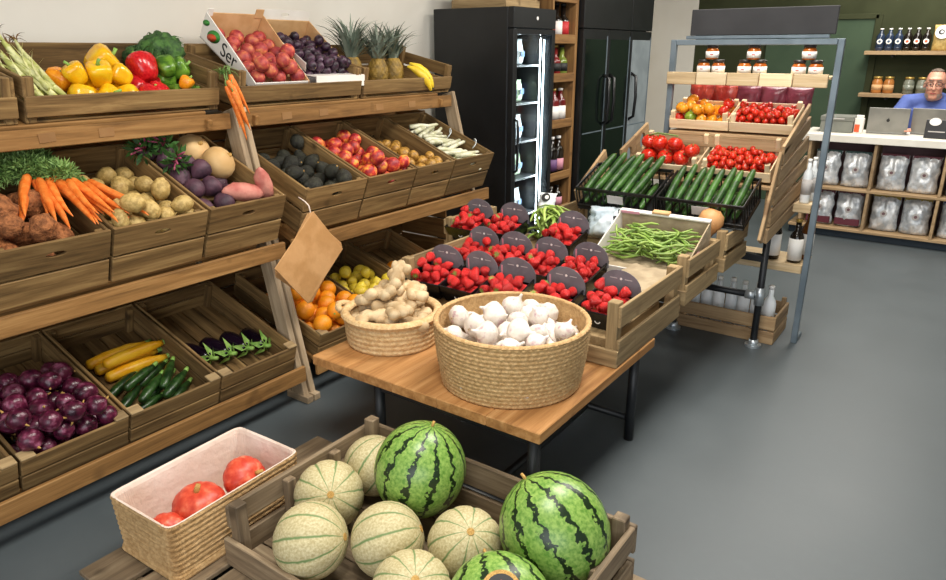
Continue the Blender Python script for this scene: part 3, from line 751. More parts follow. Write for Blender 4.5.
# ---- carrots hanging between the stands
it = [(0.0 + rg.uniform(-.025, .03), -0.01 - 0.003 * k, -0.018 * k, 0.0, 0.0, rg.uniform(0.5, 0.72)) for k in range(9)]
root = empty('carrot_bunch', (1.965, 2.735, 1.50)); tag(root, 'bunch of small carrots hanging between the two stands', 'carrots')
for i in range(9):
    c = link('carrot', CAR[i % 4], root, (rg.uniform(-.022, .028), -0.004 * i - 0.008, 0.0 - 0.024 * (i % 5)), Euler((R(178), R(-22 + rg.uniform(-14, 12)), rg.uniform(0, 6) * 0)), rg.uniform(0.55, 0.72))
    link('stalk', CSTK, c, (0, 0, 0.002), (R(180), 0, 0))
link('foliage', blades('tops', 40, 'leaf_green', 0.06, 0.003, 0.6, 0.1, 41, 0.4, 0.01), root, (0, 0, 0.0))

# ---- stand 2, middle row
_, Mm1 = mid_crate(2.125, 0.387, 'wooden crate of dark avocados in the middle row', 0.085)
_, Mm2 = mid_crate(2.526, 0.367, 'wooden crate of red and yellow peaches in the middle row', 0.09)
_, Mm3 = mid_crate(2.906, 0.329, 'wooden crate of small golden brown fruit in the middle row', 0.09)
_, Mm4 = mid_crate(3.248, 0.39, 'wooden crate of pale white stalks nearest the black fridge', 0.10)
avo = (rev('avocado', [(0, -1.15), (0.4, -1.08), (0.8, -0.72), (1.0, -0.2), (0.94, 0.25), (0.68, 0.75), (0.45, 1.1), (0.25, 1.28), (0, 1.32)], 'avocado', 16), [('stem_end', disc(0.1, 0.08, 'dry_stem', 8), (0, 0, 1.32), None)])
pile(Mm1, avo, 'avocado', 'dark avocado in the crate left of the peaches', 'avocado', 'avocados', 30, (0.014, 0.373, 0.014, 0.50), 0.094, 0.040, 0.046, 21, unit=1.15, settle=0.35)
peach_p = (rev('peach', ellip(9, 1, 0.94, 0.14, 0.02), 'peach', 18, lambda th, t: 1 - 0.07 * max(0, math.cos(th)) ** 12), [('stalk', stem_tube('stalk', 'dry_stem', 0.14, 0.06, 0.05), (0, 0, 0.78), None)])
pile(Mm2, peach_p, 'peach', 'red and yellow peach heaped in the crate right of the avocados', 'peach', 'peaches on the stand', 46, (0.014, 0.353, 0.014, 0.54), 0.099, 0.036, 0.043, 22, settle=0.35)
gold_p = (rev('fruit', ellip(8, 1, 1.15, 0.1), 'gold_fruit', 14, deform=lump(0.06, 1.5, 3)), [('stalk', stem_tube('stalk', 'dry_stem', 0.2, 0.07, 0.05), (0, 0, 1.0), None)])
pile(Mm3, gold_p, 'golden_fruit', 'small golden brown fruit beside the peaches', 'fruit', 'golden brown fruit', 38, (0.014, 0.315, 0.014, 0.46), 0.099, 0.030, 0.037, 23, unit=1.08, settle=0.35)
pst = [(tube('stalk', [(-0.1, 0, 0), (-0.03, 0.004 * q, 0.004), (0.04, 0, 0.0), (0.1, 0.01 * q, 0.004), (0.115, 0.01 * q, 0.004)], [0.014, 0.015, 0.013, 0.010, 0.003], 'pale_stalk', 8), []) for q in (-1, 0, 1)]
rg = random.Random(9)
for i in range(42):
    l = i // 14
    put(pst[i % 3], 'pale_stalk', 'pale white stalk in the crate nearest the black fridge', 'vegetable', 'pale white stalks', Mm4 @ Vector((0.13 + rg.uniform(-0.0, 0.14), 0.04 + 0.031 * (i % 14) , 0.125 + 0.031 * l + 0.002 * (i % 14))), Mm4.to_3x3() @ Euler((0, rg.uniform(-.1, .1), rg.uniform(-0.35, 0.35))).to_matrix(), 1.0)
ring = []
for (cx, cy_, cz) in ((0.30, 0.30, 0.235), (0.36, 0.14, 0.235)):
    pts = [(0.045 * math.cos(t), 0.01 * math.sin(2 * t), 0.045 * math.sin(t)) for t in [math.pi * k / 10 for k in range(11)]]
    put((tube('string_loop', pts, 0.0035, 'clear_wrap', 6), []), 'wrap_loop', ('clear plastic loop standing up from the pale stalks, rear one', 'clear plastic loop at the corner nearest the fridge')[len(ring)], 'wrapping', None, Mm4 @ Vector((cx, cy_, cz - 0.025)), Mm4.to_3x3() @ Euler((0, 0, 0.5)).to_matrix())
    ring.append(1)

# ---- stand 2, bottom row
_, Mo1 = low_crate(2.12, 0.40, 'wooden crate of oranges in the bottom row behind the ginger')
_, Mo2 = low_crate(2.53, 0.39, 'wooden crate of lemons in the bottom row behind the strawberries')
_, Mo3 = low_crate(2.93, 0.39, 'wooden crate of oranges in the bottom row, furthest to the right')
ora = (rev('orange', ellip(9, 1, 0.97, 0.03, 0.03), 'orange_fruit', 18), [('stem_end', disc(0.11, 0.06, 'calyx', 8), (0, 0, 0.94), None)])
lem = (rev('lemon', [(0, -1.3), (0.12, -1.24), (0.3, -1.08), (0.72, -0.75), (0.98, -0.2), (0.98, 0.2), (0.72, 0.75), (0.32, 1.05), (0.16, 1.2), (0, 1.25)], 'lemon', 16), [])
pile(Mo1, ora, 'orange', 'bright orange fruit in the crate behind the hanging paper bag', 'orange', 'oranges by the paper bag', 40, (0.014, 0.376, 0.014, 0.50), 0.009, 0.044, 0.049, 31, settle=0.4)
pile(Mo2, lem, 'lemon', 'yellow lemon in the crate between the oranges', 'lemon', 'lemons', 48, (0.014, 0.376, 0.014, 0.50), 0.009, 0.036, 0.041, 32, unit=1.15, settle=0.4)
pile(Mo3, ora, 'orange', 'bright orange fruit seen through the slats of the strawberry crate', 'orange', 'oranges behind the strawberry crate', 26, (0.014, 0.376, 0.014, 0.42), 0.009, 0.040, 0.045, 33, settle=0.4)

# ---- stand 2, top row
_, Mu1 = top_crate(2.075, 0.785, 'wooden crate carrying the two cardboard fruit boxes')
_, Mu2 = top_crate(2.88, 0.785, 'wooden crate of pineapples and bananas')
def carton(name, label, loc, rot, W, D, H, fh, bh, m_in, m_out):
    """cardboard fruit box: origin at the front left bottom corner"""
    root = empty(name, loc, rot); tag(root, label, 'cardboard box')
    t = 0.006
    span(root, 'base', (0, 0, 0), (W, D, t), m_in)
    for k, (n_, x) in enumerate((('side_panel', 0), ('side_panel', W - t))):
        v = [(x, 0, 0), (x, D, 0), (x, D, bh), (x, 0.0, fh), (x + t, 0, 0), (x + t, D, 0), (x + t, D, bh), (x + t, 0, fh)]
        link(n_, pydata('side', v, [(0, 1, 2, 3), (4, 5, 6, 7), (0, 1, 5, 4), (1, 2, 6, 5), (2, 3, 7, 6), (3, 0, 4, 7)], m_out if k == 0 else m_in), root)
    span(root, 'front_panel', (t, 0, 0), (W - t, t, fh), m_out)
    span(root, 'back_panel', (t, D - t, 0), (W - t, D, bh), m_in)
    return root, MT(loc, rot)
rt, Mx = carton('fruit_box', 'open cardboard box of red fruit with green and orange print on its side', (2.185, 2.83, 1.415), (R(34), 0, 0), 0.335, 0.44, 0.1, 0.045, 0.135, 'cardboard', 'white_card')
link('corner_flap', cbox(0.05, 0.006, 0.05, 'cardboard'), rt, (0.305, 0.434, 0.14))
link('corner_flap', cbox(0.03, 0.006, 0.04, 'white_card'), rt, (0.02, 0.434, 0.138))
link('green_edge', cbox(0.31, 0.003, 0.014, 'green_print'), rt, (0.168, -0.002, 0.012))
LG = Euler((0, R(-90), 0)).to_matrix() @ Euler((0, 0, 0.5)).to_matrix()
lt = textmesh('Ser', 0.095, 'dark_print')
link('lettering', lt, rt, (-0.001, 0.215, 0.046), Matrix(((0, 0, -1), (-1, 0, 0), (0, 1, 0))).to_4x4())
link('logo', rev('logo', [(0, -.001), (1, -.001), (1, .001), (0, .001)], 'green_print', 20), rt, (-0.001, 0.345, 0.062), LG, (0.03, 0.05, 0.6))
link('logo_swirl', rev('logo', [(0, -.001), (1, -.001), (1, .001), (0, .001)], 'orange_print', 20), rt, (-0.0026, 0.355, 0.05), LG, (0.018, 0.036, 0.6))
link('logo_leaf', rev('logo', [(0, -.001), (1, -.001), (1, .001), (0, .001)], 'green_print', 16), rt, (-0.001, 0.418, 0.09), LG, (0.014, 0.026, 0.6))
red_p = (rev('red_fruit', ellip(9, 1, 0.95, 0.14, 0.02), 'red_fruit', 18, lambda th, t: 1 - 0.06 * max(0, math.cos(th)) ** 12), [('stalk', stem_tube('stalk', 'dry_stem', 0.14, 0.06, 0.05), (0, 0, 0.78), None)])
pile(Mx, red_p, 'red_fruit', 'round red fruit in the printed cardboard box', 'fruit', 'red fruit in the printed box', 25, (0.008, 0.327, 0.008, 0.42), 0.007, 0.036, 0.041, 41, settle=0.3)
rt, Mx2 = carton('fruit_box', 'white cardboard box of dark plums with cut-out handle', (2.54, 2.865, 1.425), (R(31), 0, 0), 0.345, 0.44, 0.12, 0.05, 0.12, 'cardboard', 'white_card')
link('top_flap', hole_plank(0.345, 0.05, 0.005, (0.028, 0.010), 'white_card'), rt, (0.1725, 0.452, 0.143), (R(-12), 0, 0))
link('side_flap', cbox(0.004, 0.40, 0.05, 'white_card'), rt, (-0.004, 0.23, 0.09), (0, R(-16), 0))
lip = empty('front_lip', (0, 0, 0)); lip.parent = rt; lip.location = (0.1725, 0.0, 0.03); lip.rotation_euler = (R(-27), 0, 0)
link('lip_top', hole_plank(0.345, 0.085, 0.005, (0.030, 0.008), 'white_card'), lip, (0, -0.03, 0.028), (R(90), 0, 0))
link('lip_front', hole_plank(0.345, 0.055, 0.005, (0.030, 0.008), 'white_card', cy=-0.012), lip, (0, -0.072, 0.0))
plum = (rev('plum', ellip(8, 1, 1.12, 0.08), 'plum', 14), [('stalk', stem_tube('stalk', 'dry_stem', 0.2, 0.05, 0.04), (0, 0, 1.0), None)])
pile(Mx2, plum, 'plum', 'dark purple plum in the white cardboard box', 'plum', 'plums', 62, (0.008, 0.337, 0.008, 0.41), 0.007, 0.0265, 0.031, 42, unit=1.06, settle=0.2)
def pine_mod(th, t): return 1 + 0.045 * (math.sin(13 * th + 26 * t) + math.sin(13 * th - 26 * t)) * 0.5
pine_body = rev('pineapple', [(0.055 * math.sin(math.pi * (0.1 + 0.8 * k / 24)) ** 0.45, 0.15 * k / 24) for k in range(25)], 'pineapple', 52, pine_mod)
pine_body2 = pine_body
for i, (x, y, z, rx, ry) in enumerate(((0.12, 0.20, 0.012, 0.05, -0.03), (0.275, 0.15, 0.012, 0.05, 0.02), (0.425, 0.15, 0.012, 0.05, 0.06))):
    cr = blades('crown', 120, 'pine_leaf', (0.225, 0.21, 0.20)[i], 0.013, 0.34, 0.03, 50 + i, 0.2, 0.026, 6)
    put((pine_body, [('crown', cr, (0, 0, 0.14), None)]), 'pineapple', ('leftmost pineapple, next to the plums, with the tallest crown', 'middle one of the three pineapples', 'rightmost pineapple, beside the bananas')[i], 'pineapple', 'pineapples', Mu2 @ Vector((x, y, z)), Euler((rx, ry, i)).to_matrix(), 1.1)
root = empty('banana_bunch', Mu2 @ Vector((0.53, 0.12, 0.125))); tag(root, 'small bunch of yellow bananas beside the pineapples', 'bananas')
for i in range(3):
    pts = [(0.0 + 0.15 * math.sin(t), -0.03 * i, -0.15 + 0.15 * math.cos(t)) for t in (0.0, 0.12, 0.3, 0.55, 0.8, 1.0, 1.12)]
    b_ = link('banana', tube('banana', pts, [0.006, 0.009, 0.018, 0.020, 0.018, 0.010, 0.005], 'banana', 8), root, (0, 0.02, 0.03), (0.25 * i - 0.3, 0.25, -0.7 - 0.15 * i), 1.25)
    link('tip', disc(0.006, 0.006, 'dark_print', 8), b_, pts[-1])

# ---- paper bags hanging from the crate corner
root = empty('paper_bag_stack', (2.06, 2.37, 0.92)); tag(root, 'stack of brown paper bags hanging by a corner from the crate', 'paper bags')
for k in range(4):
    plank(root, 'paper_bag', (-0.022 + 0.004 * k, -0.022 + 0.006 * k, -0.205 - 0.003 * k), (0.29, 0.004, 0.315), 'kraft_paper', (0.10, R(49 - 3 * k), R(8)))
pts = [(0.0, 0.05, 0.06), (0.0, 0.01, 0.045), (0, -0.012, 0.03), (0, -0.02, 0.0), (0, -0.015, -0.03)]
link('string', tube('string', pts, 0.003, 'linen', 6), root)

# ------------------------------------------------------------------ low pallet with melons and pumpkins
root = empty('pallet', (0.72, 0.5, 0)); tag(root, 'low grey wooden pallet under the melon crate and pumpkin basket', 'pallet')
for k in range(8):
    span(root, 'board', (0, 0.02 + 0.187 * k, 0.082), (0.97, 0.18 + 0.187 * k, 0.10), 'old_wood')
for x in (0.02, 0.45, 0.87):
    span(root, 'runner', (x, 0.0, 0.0), (x + 0.09, 1.51, 0.081), 'old_wood')
rt, Mmel = crate('melon_crate', 'old grey wooden crate of melons and watermelons in the foreground', (1.0, 1.645, 0.101), -90, 0, 1.05, 0.66,
                 [(0.0, 0.095)], [(0.0, 0.08), (0.105, 0.20)], [(0.0, 0.08), (0.125, 0.20)], (0.215, 0.235), 'old_wood', 0.0, 6, t=0.018, ps=0.04)
for x in (0.02, 1.05 - 0.048):
    for y in (0.22, 0.42):
        span(rt, 'side_post', (x, y, 0.0), (x + 0.028, y + 0.035, 0.19), 'old_wood')
wm = rev('watermelon', ellip(18, 1, 1.06), 'watermelon', 36)
ca = rev('cantaloupe', ellip(16, 1, 0.97, 0.03, 0.03), 'cantaloupe', 60, lambda th, t: 1 - 0.035 * (1 - abs(math.sin(5 * th))) ** 3)
wstem = stem_tube('stem', 'dry_stem', 0.14, 0.035, 0.03)
sc_ = disc(0.1, 0.03, 'dry_stem', 10)
mel = [  # x, y, z, r, kind, label, axis rotation
    [1.435, 1.215, 0.27, 0.148, 0, 'large striped watermelon at the back of the melon crate', (0.25, 0.12, 0.4)],
    [1.515, 0.765, 0.30, 0.155, 0, 'large striped watermelon at the right end of the melon crate', (-0.35, 0.55, 1.0)],
    [1.235, 0.785, 0.27, 0.142, 0, 'striped watermelon with a round sticker, cut by the bottom edge', (-0.5, 0.95, 0.3)],
    [1.095, 1.37, 0.225, 0.113, 1, 'cream netted melon at the front left corner of the crate', (R(78), 0.1, R(28))],
    [1.27, 1.49, 0.235, 0.113, 1, 'cream netted melon with its blossom end showing, by the side slats', (R(55), 0, R(-38))],
    [1.50, 1.525, 0.222, 0.108, 1, 'cream netted melon in the far left corner of the crate', (R(20), 0.5, 0.3)],
    [1.215, 1.195, 0.222, 0.112, 1, 'cream netted melon in front of the large back watermelon', (R(70), 0.15, R(36))],
    [1.12, 0.985, 0.222, 0.112, 1, 'cream netted melon at the bottom edge, left of the stickered watermelon', (R(25), -0.35, 0)],
    [1.385, 0.975, 0.222, 0.112, 1, 'cream netted melon between the two large watermelons', (R(15), -0.5, 0.4)],
]
for _ in range(60):
    for i in range(len(mel)):
        for j in range(i):
            d = Vector(mel[i][:3]) - Vector(mel[j][:3]); gap = mel[i][3] * 1.03 + mel[j][3] * 1.03 - d.length
            if gap > 0:
                d.normalize()
                for q in range(3):
                    mel[i][q] += 0.5 * gap * d[q]; mel[j][q] -= 0.5 * gap * d[q]
        mel[i][2] = max(mel[i][2] - 0.001, 0.111 + mel[i][3] * 1.04)
        mel[i][0] = min(max(mel[i][0], 1.02 + mel[i][3]), 1.635 - mel[i][3]); mel[i][1] = min(max(mel[i][1], 0.62 + mel[i][3]), 1.62 - mel[i][3])
for (x, y, z, r, k, lab, rot) in mel:
    o = put((wm, [('stem', wstem, (0, 0, 1.03), None)]) if k == 0 else (ca, [('blossom_end', sc_, (0, 0, 0.945), None)]), ('watermelon', 'melon')[k], lab, ('watermelon', 'melon')[k],
        ('watermelons', 'netted melons')[k], Vector((x, y, z)), Euler(rot).to_matrix(), r)
    if 'round sticker' in lab:
        M3 = Euler(rot).to_matrix()
        d = (Vector((-0.34, -0.24, 0.91))).normalized(); dl = (M3.inverted() @ d)
        st = link('sticker', disc(0.26, 0.02, 'dark_print', 24), o, dl * 1.01, dl.to_track_quat('Z', 'Y').to_euler())
        link('sticker_rim', rev('rim', [(0.25, -0.008), (0.33, -0.008), (0.33, 0.008), (0.25, 0.008)], 'dry_stem', 24, smooth=False), st, (0, 0, 0))
        for (sx, sy, cm) in ((-0.09, 0.05, 'red_print'), (0.02, 0.09, 'orange_print'), (0.1, 0.0, 'green_print'), (0.0, -0.06, 'pepper_green'), (-0.1, -0.08, 'white_print'), (0.09, -0.11, 'yellow_print')):
            link('print_dot', disc(0.05, 0.03, cm, 10), st, (sx, sy, 0.004))

# pumpkin basket: coiled straw box with a cloth lining
def rect_loop(a, b2, p, n):
    o = []
    for i in range(n):
        t = 2 * math.pi * i / n; c, s = math.cos(t), math.sin(t)
        o.append((a * math.copysign(abs(c) ** p, c), b2 * math.copysign(abs(s) ** p, s)))
    return o
def box_wall(name, rows, material, n=160, p=0.22, ripple=0.0):
    v, f = [], []
    for k, (a, b2, z) in enumerate(rows):
        for i, (x, y) in enumerate(rect_loop(a, b2, p, n)):
            w_ = 1 + ripple * math.sin(i * math.pi * 0.5 + k * math.pi * 0.5)
            v.append((x * w_, y * w_, z))
    for k in range(len(rows) - 1):
        for i in range(n):
            j = (i + 1) % n
            f.append((k * n + i, k * n + j, (k + 1) * n + j, (k + 1) * n + i))
    f.append(tuple(range(n)))
    return pydata(name, v, f, material, False)
root = empty('straw_basket', (1.095, 1.835, 0.101), (0, 0, R(2))); tag(root, 'rectangular straw basket lined with cloth, holding three pumpkins', 'basket')
rows = []
for k in range(41):
    t = k / 40; bul = 0.004 * abs(math.sin(t * math.pi * 11)) + (0.006 if t < 0.12 else 0)
    rows.append((0.235 + 0.012 * t + bul, 0.142 + 0.012 * t + bul, 0.205 * t))
link('straw_wall', box_wall('straw_wall', rows, 'straw', 240, 0.12, 0.005), root)
rows = [(0.226, 0.133, 0.012), (0.230, 0.137, 0.10), (0.237, 0.144, 0.19), (0.241, 0.148, 0.203), (0.246, 0.153, 0.207), (0.249, 0.156, 0.2055)]
link('cloth_lining', box_wall('lining', rows, 'linen', 160, 0.12, 0.004), root)
pk = rev('pumpkin', ellip(12, 1, 0.8, 0.14, 0.1), 'pumpkin', 40, lambda th, t: 1 - 0.05 * (1 - abs(math.sin(5 * th))) ** 2)
pks = stem_tube('stem', 'dry_stem', 0.34, 0.13, 0.09, 0.35)
for (x, y, z, r, rot, lab) in ((1.055, 1.845, 0.232, 0.086, (0.1, -0.1, 0), 'red-orange pumpkin with its stem up in the middle of the straw basket'), (1.225, 1.83, 0.245, 0.08, (0.9, 0.5, 0), 'pinkish red pumpkin at the far end of the straw basket'),
                         (0.925, 1.83, 0.178, 0.064, (0.6, -0.6, 0), 'small red pumpkin low in the near end of the straw basket')):
    put((pk, [('stem', pks, (0, 0, 0.62), None)]), 'pumpkin', lab, 'pumpkin', 'pumpkins', Vector((x, y, z - 0.035 if r > 0.07 else z)), Euler(rot).to_matrix(), r)

# ------------------------------------------------------------------ table with garlic and ginger
TZ = 0.452
root = empty('low_table', (1.705, 0.955, 0)); tag(root, 'low wooden table with black metal legs carrying the garlic and ginger', 'table')
for k in range(5):
    span(root, 'top_board', (0, 0.0 + 0.209 * k, TZ - 0.04), (0.96, 0.2085 + 0.209 * k, TZ), 'table_wood')
LEGM = tube('leg', [(0, 0, 0), (0, 0, TZ - 0.042)], 0.021, 'black_metal', 14)
for x in (0.045, 0.865):
    for y in (0.045, 0.73): link('leg', LEGM, root, (x, y, 0))
    link('cross_bar', tube('bar', [(x, 0.066, 0.10), (x, 0.709, 0.10)], 0.015, 'black_metal', 10), root)
for y in (0.03, 0.72): span(root, 'rail', (0.067, y, TZ - 0.075), (0.843, y + 0.03, TZ - 0.042), 'black_metal')
span(root, 'rail', (0.03, 0.067, TZ - 0.075), (0.06, 0.708, TZ - 0.042), 'black_metal')
link('cross_bar', tube('bar', [(0.061, 0.25, 0.10), (0.849, 0.25, 0.10)], 0.015, 'black_metal', 10), root)

def coil_basket(name, label, loc, R0, R1, H, coils, material, nw, rim=0.012, seg=200):
    root = empty(name, loc); tag(root, label, 'basket')
    prof = []
    n = coils * 4
    for k in range(n + 1):
        t = k / n
        prof.append((R0 + (R1 - R0) * math.sin(t * math.pi * 0.5) + 0.0045 * abs(math.sin(t * math.pi * coils)), H * t))
    def md(th, t): return 1 + 0.0065 * math.sin(nw * th + math.pi * math.floor(t * coils))
    link('wall', rev('wall', [(0, 0)] + prof, material, seg, md), root)
    inn = [(0, 0.012), (R0 - 0.012, 0.012)] + [(R0 - 0.012 + (R1 - R0) * math.sin(k / 12 * math.pi * 0.5) + 0.002 * (k % 2), 0.012 + (H - 0.014) * k / 12) for k in range(1, 13)]
    link('inner_wall', rev('inner', inn, material, seg // 2), root)
    rr = []
    for i in range(9):
        a = 2 * math.pi * i / 8
        rr.append((R1 - 0.004 + rim * math.cos(a), H + rim * 0.8 * math.sin(a)))
    link('rim', rev('rim', rr, material, 160, lambda th, t: 1 + 0.006 * math.sin(th * 70 + t * 6.28)), root)
    return root
GB = (2.0, 1.252, TZ + 0.001)
coil_basket('garlic_basket', 'large round woven basket of garlic on the table corner', GB, 0.252, 0.278, 0.232, 15, 'straw', 74, 0.010)
gv = rev('garlic', [(0, -0.72), (0.3, -0.76), (0.7, -0.62), (0.95, -0.25), (1.0, 0.05), (0.86, 0.38), (0.55, 0.66), (0.28, 0.86), (0.17, 1.02), (0.13, 1.2), (0.1, 1.36), (0, 1.38)], 'garlic', 27,
         lambda th, t: 1 + (0.07 * abs(math.sin(4.5 * th)) - 0.03) * (1 if t < 0.65 else 0.2), deform=lambda p: p + Vector((0.12 * max(0, p.z - 0.6) ** 1.5, 0, 0)))
groots = blades('roots', 16, 'dry_stem', 0.25, 0.02, 0.5, 0.2, 61, 0.3, 0.12)
garlic = (gv, [('root_tuft', groots, (0, 0, -0.7), (R(180), 0, 0))])
Mg = Matrix.Translation(GB)
pile(Mg, garlic, 'garlic_bulb', 'white and pink garlic bulb in the large round basket', 'garlic', 'garlic bulbs', 76, (-0.2, 0.2, -0.2, 0.2), 0.014, 0.038, 0.048, 55, circ=(0, 0, 0.262), tilt=1.5)
NB = (2.02, 1.85, TZ + 0.001)
rt = coil_basket('ginger_basket', 'smaller round seagrass basket of ginger roots with thick rope rim', NB, 0.185, 0.195, 0.125, 6, 'seagrass', 44, 0.020, 160)
pts = [(0.0, 0.045, 0), (-0.02, 0.03, 0.008), (-0.032, 0, 0.012), (-0.02, -0.03, 0.008), (0.0, -0.045, 0)]
link('handle', tube('handle', pts, 0.014, 'seagrass', 10), rt, (-0.075, 0.195, 0.12), (0, 0, R(-68)))
def ginger_mesh(seed):
    rg2 = random.Random(seed); parts = []
    pts = [Vector((-0.075, 0, 0))]
    for k in range(6): pts.append(pts[-1] + Vector((0.027, rg2.uniform(-.012, .012), rg2.uniform(-.006, .008))))
    rad = [0.016, 0.031, 0.025, 0.036, 0.027, 0.032, 0.015]
    parts.append(tube_v(pts, rad, 10, True, 0.8))
    for k in (1, 3, 5):
        for s in (-1, 1):
            if rg2.random() < 0.25: continue
            d = Vector((rg2.uniform(-.3, .5), s, rg2.uniform(-.2, .5))).normalized(); L = rg2.uniform(0.035, 0.06)
            parts.append(tube_v([pts[k], pts[k] + d * L * 0.35, pts[k] + d * L * 0.75, pts[k] + d * L, pts[k] + d * (L + 0.006)], [0.024, 0.023, 0.028, 0.022, 0.007], 9, True, 0.85))
    return merge('ginger', parts, 'ginger')
gin = [(ginger_mesh(s), []) for s in range(4)]
rg = random.Random(77)
gp = [(0.0, 0.0, 0.09), (-0.08, 0.05, 0.10), (0.07, -0.07, 0.10), (-0.03, -0.09, 0.105), (0.06, 0.07, 0.105), (-0.10, -0.02, 0.135), (0.0, 0.09, 0.14), (0.09, 0.0, 0.145), (0.02, -0.04, 0.16), (-0.06, -0.07, 0.165), (-0.05, 0.04, 0.175), (0.05, 0.04, 0.185), (-0.01, -0.005, 0.215), (0.07, -0.05, 0.20)]
for i, (x, y, z) in enumerate(gp):
    put(gin[i % 4], 'ginger_root', 'knobbly pale ginger root heaped in the seagrass basket', 'ginger', 'ginger roots', Vector(NB) + Vector((x, y, z)), Euler((rg.uniform(-.5, .5), rg.uniform(-.35, .35), rg.uniform(0, 6.28))).to_matrix(), 1.05)
put(gin[1], 'ginger_root', 'ginger root standing upright on top of the ginger heap', 'ginger', None, Vector(NB) + Vector((0.05, 0.02, 0.25)), Euler((0.2, R(-48), 0.2)).to_matrix(), 0.9)

# ------------------------------------------------------------------ crates on the table and behind it
S2 = [(0.0, 0.11), (0.16, 0.245)]
def gcrate(lab, x, yl, z, W, D, h2=S2):
    return crate('wooden_crate', lab, (x, yl, z), -90, 0, W, D, [(0.0, 0.07)], [(0.0, 0.05)], h2, (h2[1][1] + 0.012, h2[1][1]), 'grey_wood', 0.0, 4, group='crates in the middle of the shop', t=0.014, ps=0.045)
rA, MA = gcrate('grey-brown crate of strawberries right behind the garlic and ginger baskets', 2.285, 2.05, TZ + 0.001, 1.09, 0.68)
S3 = [(0.0, 0.095), (0.13, 0.215)]
root = empty('pipe_stand', (3.93, 0.835, 0)); tag(root, 'black pipe stand with galvanised joints under the back crates', 'stand')
def pipe(parent, a, b2, r=0.019, material='black_metal', name='pipe'):
    return link(name, tube('pipe', [a, b2], r, material, 12), parent)
for y in (0.0, 0.47):
    pipe(root, (0, y, 0.01), (0, y, 0.66))
    link('flange', disc(0.045, 0.012, 'galvanised', 18), root, (0, y, 0.006))
    link('joint', tube('joint', [(0, 0, -0.05), (0, 0, 0.05)], 0.027, 'galvanised', 12), root, (0, y, 0.30))
    link('joint', tube('joint', [(0, 0, -0.02), (0, 0, 0.02)], 0.027, 'galvanised', 12), root, (0, y, 0.02))
pipe(root, (0, 0.02, 0.30), (0, 0.47, 0.30))
link('joint', tube('joint', [(0, 0.024, 0), (0, 0.075, 0)], 0.026, 'galvanised', 12), root, (0, 0, 0.30))
for y in (0.18, 0.95):
    span(root, 'rail', (-0.955, y, 0.460), (0.02, y + 0.03, 0.500), 'black_metal')
span(root, 'rail', (-0.02, 0.0, 0.50), (0.02, 0.98, 0.539), 'black_metal')
span(root, 'rail', (-0.955, 0.18, 0.425), (-0.925, 0.98, 0.459), 'black_metal')
gcrate('wide grey-brown crate of strawberries, flat beans and the white box of green beans', 2.975, 2.33, 0.502, 1.385, 0.475, S3)
gcrate('wide grey-brown crate in front of the stepped riser, under the cucumbers', 3.455, 1.93, 0.541, 1.01, 0.40, [(0, 0.085), (0.11, 0.195)])
# strawberries in black punnets
straw_prof = [(0, -1.25), (0.2, -1.18), (0.5, -0.85), (0.82, -0.25), (0.98, 0.25), (0.95, 0.6), (0.7, 0.85), (0.35, 0.92), (0, 0.86)]
calyx = []
for k in range(7):
    a_ = k * 0.8976
    calyx.append(([(0, 0, 0.0), (0.35 * math.cos(a_ - .35), 0.35 * math.sin(a_ - .35), 0.03), (0.85 * math.cos(a_), 0.85 * math.sin(a_), 0.12), (0.35 * math.cos(a_ + .35), 0.35 * math.sin(a_ + .35), 0.03)], [(0, 1, 2), (0, 2, 3)]))
calyx_me = merge('calyx', calyx + [tube_v([(0, 0, 0), (0.05, 0, 0.3)], [0.08, 0.06], 6)], 'calyx')
_sb = rev('strawberry', straw_prof, 'strawberry', 14)
sberry = [(_sb, [('calyx', calyx_me, (0, 0, 0.9), None)]), (_sb, []), (_sb, [])]
def punnet_mesh(w_, d, h):
    bm_v, f = [], []
    for (a, b2, z) in ((w_ / 2 - 0.012, d / 2 - 0.012, 0), (w_ / 2, d / 2, h), (w_ / 2 + 0.006, d / 2 + 0.006, h), (w_ / 2 + 0.006, d / 2 + 0.006, h - 0.004), (w_ / 2 - 0.002, d / 2 - 0.002, h - 0.006), (w_ / 2 - 0.014, d / 2 - 0.014, 0.003)):
        bm_v += [(-a, -b2, z), (a, -b2, z), (a, b2, z), (-a, b2, z)]
    order = [0, 3, 2, 1, 4, 5]  # outer bottom, under lip, lip, rim, inner
    for p, q in zip(order, order[1:]):
        for i in range(4):
            j = (i + 1) % 4
            f.append((p * 4 + i, p * 4 + j, q * 4 + j, q * 4 + i))
    f.append((0, 1, 2, 3)); f.append((20, 21, 22, 23))
    return pydata('punnet', bm_v, f, 'punnet_black')
PW, PD, PH = 0.178, 0.205, 0.085
pun_me = punnet_mesh(PW, PD, PH); PAD = cbox(PW - 0.03, PD - 0.03, 0.026, 'punnet_black')
def card_mesh():
    w_, h0, h1 = 0.092, 0.035, 0.11
    pts = [(-w_, 0), (w_, 0)] + [(w_ * math.cos(a), h0 + (h1 - h0) * math.sin(a)) for a in [math.pi * k / 14 for k in range(15)]]
    n = len(pts); v = [(x, 0, z) for x, z in pts] + [(x, 0.0018, z) for x, z in pts]
    f = [tuple(range(n)), tuple(range(n, 2 * n))] + [(i, (i + 1) % n, n + (i + 1) % n, n + i) for i in range(n)]
    return pydata('card', v, f, 'card_grey')
card_me = card_mesh()
c_str = cbox(0.008, 0.001, 0.055, 'card_pink', 0.0002); c_txt = cbox(0.032, 0.0008, 0.0035, 'grey_print', 0.0002); c_emb = disc(0.0055, 0.0012, 'white_print', 12)
f_lab = disc(0.014, 0.001, 'white_print', 14); f_lab2 = disc(0.009, 0.0016, 'dark_print', 12)
